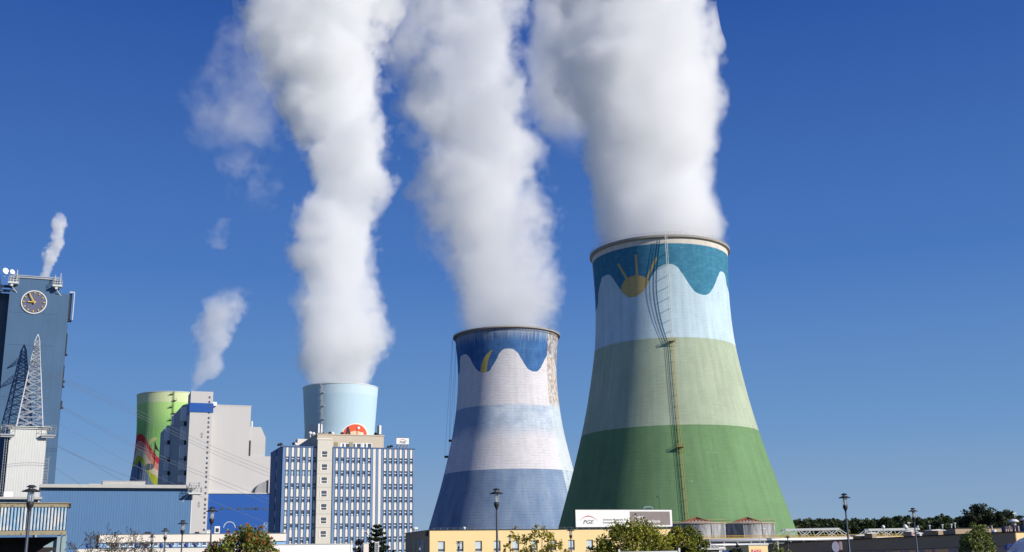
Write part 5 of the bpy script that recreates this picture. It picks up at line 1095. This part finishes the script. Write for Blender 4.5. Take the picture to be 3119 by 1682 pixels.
# ------------------------------------------------------------------ vegetation
def rand_unit(r):
    while True:
        v = Vector((r.uniform(-1, 1), r.uniform(-1, 1), r.uniform(-1, 1)))
        if .01 < v.length < 1: return v.normalized()
def leaf_quads(mb, c, r, n, size, rnd, flat=.0):
    for _ in range(n):
        p = c+rand_unit(rnd)*r*rnd.random()**.5; a = rand_unit(rnd); b = a.cross(rand_unit(rnd))
        if b.length < .1: continue
        b.normalize(); s_ = size*rnd.uniform(.6, 1.3); k = len(mb.v)
        for u, v_ in ((0, -.5), (.5, -.1), (.35, .45), (-.35, .45), (-.5, -.1)): mb.v.append(tuple(p+a*s_*u+b*s_*v_))
        mb.f.append([k, k+1, k+2, k+3, k+4]); mb.m.append(0)
def limb(mb, a, b, r0, r1, rnd, n=4, wob=.08):
    p = Vector(a); d = (Vector(b)-p); L = d.length; out = [p.copy()]
    for i in range(1, n+1):
        q = Vector(a)+d*(i/n)+rand_unit(rnd)*L*wob*(1 if i < n else 0); mb.tube(p, q, r0+(r1-r0)*(i-1)/n, r0+(r1-r0)*i/n, n=6); p = q; out.append(q)
    return out
def tree(px, ptop, Y, rpx, lb, cat, leaf, size, n_cl, per, name='leafy_tree', cz=.5, rz=.5, sparse=1.0, group=None, seed=1, trunk=.13, base=None, berries=None, shape='round', drop=0.):
    rnd = random.Random(seed); p = at(px, ptop, Y); H = p.z; R = rpx/F*Y; e = empty(name, (p.x, p.y, 0), rnd.uniform(0, 6), lb, cat, group)
    cen = Vector((0, 0, H*cz)); rzz = H-H*cz; cr = MB(); tk = MB(); bm_ = MB()
    limb(tk, (0, 0, 0), (0, 0, H*.72), trunk, trunk*.3, rnd, 5, .03)
    for i in range(n_cl):
        v = rand_unit(rnd); k = rnd.uniform(.45, 1.0)**.6
        w_ = 1.0
        if shape == 'cone': v.z = rnd.uniform(-1, 1); w_ = max(.08, (1-(v.z+1)/2))*1.1
        c = cen+Vector((v.x*R*k*w_, v.y*R*k*w_, v.z*rzz*(k if shape != 'cone' else 1)))
        if c.z < H*.12: c.z = H*.12+abs(c.z)*.2
        cl = R*rnd.uniform(.12, .26)*sparse; leaf_quads(cr, c, cl, per, size, rnd)
        if berries and rnd.random() < .6:
            cc = c+Vector((v.x, v.y, v.z))*cl*.8
            for _ in range(7): bm_.ball(cc+rand_unit(rnd)*.09, .028, 5)
        if rnd.random() < .3: limb(tk, (0, 0, H*rnd.uniform(.15, .5)), c, trunk*.35, .012, rnd, 3, .06)
    tk.build('trunk', M['bark'], e); cr.build('crown', leaf, e)
    if berries: bm_.build('berries', berries, e)
    return e
L_lind = leafmat('linden_leaves', [(0.142, 0.182, 0.016), (0.263, 0.284, 0.024), (0.405, 0.385, 0.041), (0.203, 0.243, 0.030), (0.608, 0.486, 0.061)])
L_yel = leafmat('yellowing_leaves', [(0.259, 0.259, 0.026), (0.605, 0.475, 0.054), (0.432, 0.346, 0.043), (0.216, 0.238, 0.032)])
L_row = leafmat('rowan_leaves', [(0.098, 0.166, 0.023), (0.234, 0.273, 0.039), (0.312, 0.332, 0.058), (0.137, 0.195, 0.039), (0.390, 0.176, 0.058)])
L_dk = leafmat('dark_leaves', [(0.027, 0.045, 0.021), (0.053, 0.075, 0.030), (0.075, 0.090, 0.045), (0.030, 0.053, 0.027)])
L_grn = leafmat('green_leaves', [(0.104, 0.156, 0.031), (0.229, 0.270, 0.062), (0.416, 0.437, 0.125), (0.146, 0.208, 0.052)])
L_pur = leafmat('dark_purple_leaves', [(0.026, 0.016, 0.023), (0.046, 0.023, 0.033), (0.019, 0.016, 0.016)])
L_con = leafmat('conifer_needles', [(0.011, 0.028, 0.017), (0.028, 0.056, 0.028), (0.049, 0.077, 0.042)])
L_for = leafmat('forest_foliage', [(0.028, 0.052, 0.024), (0.060, 0.090, 0.032), (0.100, 0.120, 0.040), (0.040, 0.064, 0.030)])
M['berry'] = paint('orange_red_berries', (.4, .045, .015), .1, 3, 0, .4)
tree(1925, 1590, 88, 125, 'big broad olive-green tree in front of the yellow building and sign', 'tree', L_lind, .15, 260, 46, cz=.52, seed=3, trunk=.15)
tree(2085, 1596, 92, 62, 'darker narrow tree covering the left storage tank', 'tree', leafmat('olive_leaves', [(0.095, 0.143, 0.020), (0.190, 0.214, 0.028), (0.286, 0.286, 0.048)]), .14, 150, 50, cz=.5, seed=4)
tree(2062, 1606, 90, 52, 'tree at the right end of the yellow building, between two others', 'tree', L_lind, .15, 90, 42, cz=.55, seed=14)
tree(1577, 1604, 86, 36, 'slim yellowing tree, leftmost behind the short lamp', 'young tree', L_yel, .13, 44, 22, 'young_tree', .55, group='slim young trees before the yellow building', seed=5, trunk=.05, sparse=1.6)
tree(1647, 1586, 86, 44, 'tallest slim yellowing tree before the yellow building', 'young tree', L_yel, .13, 62, 22, 'young_tree', .58, group='slim young trees before the yellow building', seed=6, trunk=.05, sparse=1.5)
tree(1700, 1642, 84, 36, 'low yellowing tree left of the lamp under the sign board', 'young tree', L_yel, .12, 36, 22, 'young_tree', .6, group='slim young trees before the yellow building', seed=7, trunk=.04, sparse=1.6)
tree(1545, 1655, 84, 22, 'small yellowing sapling at the foot of the leftmost slim tree', 'young tree', L_yel, .12, 22, 22, 'young_tree', .6, group='slim young trees before the yellow building', seed=8, trunk=.04, sparse=1.6)
tree(748, 1610, 60, 122, 'round rowan tree full of orange-red berries by the low office', 'tree', L_row, .12, 260, 44, 'rowan_tree', .5, seed=9, berries=M['berry'])
tree(1100, 1640, 100, 34, 'dark purple shrub at the foot of the striped office block', 'shrub', L_pur, .12, 70, 50, 'purple_shrub', .5, seed=10)
tree(1175, 1655, 98, 36, 'dark reddish shrub behind the conifer and totem sign', 'shrub', L_pur, .12, 60, 40, 'purple_shrub', .5, seed=16)
tree(2970, 1601, 118, 52, 'light green tree in front of the brown side wall', 'tree', L_grn, .17, 170, 44, cz=.48, seed=11)
tree(2975, 1538, 235, 62, 'tall dark tree rising above the brown building, left half', 'tree', L_dk, .36, 170, 50, cz=.62, seed=12, trunk=.3)
tree(3045, 1552, 232, 52, 'tall dark tree above the brown building, right half', 'tree', L_dk, .36, 150, 48, cz=.62, seed=13, trunk=.3)
tree(2240, 1658, 100, 28, 'dark bush left of the yellow kiosk with the red notice', 'bush', L_dk, .13, 50, 44, 'bush', .5, seed=20, group='dark bushes by the kiosk')
tree(2372, 1655, 100, 36, 'dark bush right of the yellow kiosk with the red notice', 'bush', L_grn, .13, 60, 30, 'bush', .5, seed=21, group='dark bushes by the kiosk')
tree(2130, 1652, 96, 30, 'dark bush below the narrow tree, left of the gatehouse', 'bush', L_dk, .13, 50, 40, 'bush', .5, seed=22, group='dark bushes by the kiosk')
def conifer():
    rnd = random.Random(2); p = at(1150, 1593, 95); H = p.z; e = empty('conifer', (p.x, p.y, 0), 0, 'dark conifer with upswept branches before the striped office block', 'conifer'); tk = MB(); cr = MB(); limb(tk, (0, 0, 0), (0, 0, H), .1, .01, rnd, 6, .01)
    z = .5
    while z < H-.15:
        n = 7
        for k in range(n):
            a = 2*PI*(k+rnd.random()*.5)/n+z; L = (1-z/H)**.75*1.75*rnd.uniform(.75, 1.1)+.1; tip = Vector((L*math.cos(a), L*math.sin(a), z+L*rnd.uniform(.1, .45))); base = Vector((0, 0, z)); tk.tube(base, tip, .03, .008, n=4)
            for j in range(5): leaf_quads(cr, base.lerp(tip, .25+.75*j/4), .11+.1*(1-z/H), 14, .11, rnd)
        z += .36
    tk.build('trunk', M['bark'], e); cr.build('crown', L_con, e)
conifer()
def bare_tree(px, top, Y, rpx, lb, seed, leafn=3):
    rnd = random.Random(seed); p = at(px, top, Y); H = p.z; R = rpx/F*Y; e = empty('bare_tree', (p.x, p.y, 0), 0, lb, 'tree', 'almost bare trees before the low office'); tk = MB(); cr = MB()
    limb(tk, (0, 0, 0), (0, 0, H*.45), .06, .04, rnd, 4, .03)
    def grow(a, d, L, r, lev):
        b = a+d*L+rand_unit(rnd)*L*.12; tk.tube(a, b, max(r, .009), max(r*.6, .008), n=4)
        if lev == 0:
            leaf_quads(cr, b, .07, leafn if rnd.random() < .6 else 0, .055, rnd); return
        for k in range(3 if lev > 1 else 2):
            nd = (d*.7+rand_unit(rnd)*.75+Vector((0, 0, .12))).normalized(); grow(b, nd, L*rnd.uniform(.55, .8), r*.6, lev-1)
    for k in range(5):
        a = 2*PI*k/5+rnd.random(); up = rnd.uniform(.6, 2.0); d = Vector((math.cos(a), math.sin(a), up)).normalized(); grow(Vector((0, 0, H*rnd.uniform(.35, .5))), d, H*.21, .03, 4)
    tk.build('trunk', M['bark'], e); cr.build('leaves', leafmat('withered_leaves', [(.10, .075, .04), (.16, .12, .06), (.06, .05, .03)]), e)
bare_tree(318, 1600, 50, 62, 'almost bare twiggy tree in front of the left end of the low office', 31); bare_tree(372, 1603, 52, 60, 'almost bare twiggy tree just right of the other bare tree', 32); bare_tree(432, 1635, 54, 34, 'smallest almost bare tree beside the tiniest lamp', 33, 2)
def forest():
    rnd = random.Random(5); mb = MB(); tk = MB()
    for i in range(330):
        Y = rnd.uniform(560, 760); px = 2330+ (3300-2330)*rnd.random(); top = 1592-(px-2400)/700*14+rnd.gauss(0, 4)+(Y-560)*.006; top -= max(0, rnd.gauss(-6, 6))
        p = at(px, top, Y); H = p.z; R = rnd.uniform(3, 5.5); con = rnd.random() < .35
        for k in range(16):
            t_ = rnd.random(); v = rand_unit(rnd)
            if con: c = Vector((p.x+v.x*R*.5*(1-t_), p.y+v.y*R*.5, H*(.35+.65*t_)))
            else: c = Vector((p.x+v.x*R*.8, p.y+v.y*R, H-R*.9+v.z*R*.9))
            leaf_quads(mb, c, R*.3, 12, 1.5, rnd)
        for k in range(8): leaf_quads(mb, Vector((p.x+rnd.uniform(-R, R), p.y, H*rnd.uniform(.1, .7))), R*.6, 10, 2.4, rnd)
    o = mb.build('forest', L_for); tag(o, 'dark green forest edge on the horizon at right', 'forest', kind='stuff')
forest()
# ------------------------------------------------------------------ steam columns
plume('thick white steam plume rising from the green cooling tower with the sun', YG, R_((640, 1490, 1828), (560, 1484, 1826), (500, 1474, 1822), (440, 1462, 1820), (380, 1446, 1826), (320, 1424, 1836), (250, 1400, 1840), (180, 1385, 1828), (110, 1370, 1812), (40, 1345, 1806), (-60, 1320, 1800), (-160, 1290, 1790)), .12, 1.0, (.25, 1.1), 26, 4.6, 1, fine=.3)
plume('greyish steam lobe merging between the two big plumes, left of the thickest one', YG+60, R_((400, 1400, 1480), (350, 1360, 1500), (260, 1310, 1530), (180, 1300, 1520), (100, 1310, 1520), (20, 1320, 1520), (-80, 1300, 1520), (-150, 1290, 1520)), .05, .95, (1.0, 1.2), 34, 2.6, 2, fine=.45, fade=(.3, 0))
plume('billowing steam plume rising from the blue and white moon cooling tower', YB, R_((850, 1144, 1406), (790, 1132, 1410), (730, 1112, 1412), (660, 1082, 1416), (590, 1050, 1418), (520, 1032, 1414), (450, 1022, 1406), (380, 1010, 1400), (300, 990, 1392), (220, 996, 1380), (140, 1020, 1368), (60, 1046, 1345), (-40, 1040, 1320), (-140, 1030, 1310)), .052, .96, (.4, 1.8), 28, 3.4, 3, fine=.6)
plume('thin veil of steam on the left side of the moon tower plume', YB-70, R_((640, 1040, 1130), (560, 1010, 1170), (480, 995, 1170), (400, 980, 1160), (320, 950, 1150), (240, 955, 1150), (160, 965, 1130), (80, 970, 1150), (0, 970, 1170), (-100, 940, 1180)), .03, .8, (1.4, 1.7), 34, 2.2, 4, fine=.6, fade=(.2, 0))
plume('tall white steam plume rising from the pale blue cooling tower', YP, R_((975, 760, 952), (930, 744, 962), (880, 732, 982), (820, 732, 982), (760, 730, 978), (700, 730, 972), (640, 716, 970), (580, 716, 972), (520, 730, 984), (460, 752, 1002), (400, 748, 1010), (340, 725, 1002), (280, 695, 996), (210, 665, 1000), (150, 625, 998), (90, 595, 985), (30, 580, 1010), (-50, 570, 1030), (-130, 560, 1040)), .045, .98, (.5, 1.35), 52, 5.2, 5, fine=.55)
plume('thin torn steam veil drifting off the upper left side of the tall plume', YP-190, R_((440, 590, 730), (380, 520, 760), (320, 450, 780), (260, 440, 790), (200, 490, 790), (140, 530, 790), (80, 545, 790), (10, 560, 800), (-70, 560, 800)), .0075, .8, (1.5, 1.8), 42, 2.0, 16, fine=.9, fade=(.3, 0))
plume('faint ragged steam wisp left of the tall plume at mid height', YP-190, R_((530, 590, 720), (490, 560, 730), (450, 535, 720), (410, 540, 700), (370, 560, 690)), .008, .62, (1.9, 2.0), 34, 2.0, 7, fine=.8, fade=(.3, .3))
plume('small isolated steam puff floating in the blue sky', YP-100, R_((625, 530, 565), (600, 500, 588), (575, 505, 590), (548, 530, 588)), .012, .65, (1.4, 1.6), 30, 2.2, 8, fine=.7)
plume('slim steam plume rising behind the grey boiler house', 520, R_((1000, 464, 498), (970, 470, 516), (930, 480, 560), (880, 488, 572), (830, 486, 595), (790, 498, 615), (755, 512, 632), (722, 570, 632)), .08, .95, (.6, 2.0), 13, 3.0, 9, fine=.6, fade=(0, .25))
plume('small steam puff rising above the clock tower roof', 350, R_((702, 99, 126), (670, 103, 136), (640, 108, 152), (612, 118, 162), (585, 130, 164), (560, 130, 170), (535, 138, 170)), .5, .95, (.6, 2.0), 5, 3.2, 10, fine=.6, fade=(0, .2))
plume('torn steam bridging the tall plume and the moon plume at the top edge', YB+170, R_((220, 985, 1060), (160, 960, 1090), (100, 940, 1110), (40, 930, 1120), (-20, 940, 1130), (-80, 950, 1120)), .028, .9, (1.4, 1.7), 30, 2.2, 11, fine=.7, fade=(.4, 0))
plume('pale steam between the moon plume and the thickest plume at the top', YG+120, R_((380, 1340, 1440), (320, 1315, 1450), (260, 1310, 1450), (180, 1310, 1420), (100, 1320, 1420), (30, 1330, 1440), (-50, 1320, 1440)), .045, .98, (1.0, 1.2), 34, 2.4, 12, fine=.5, fade=(.45, 0))
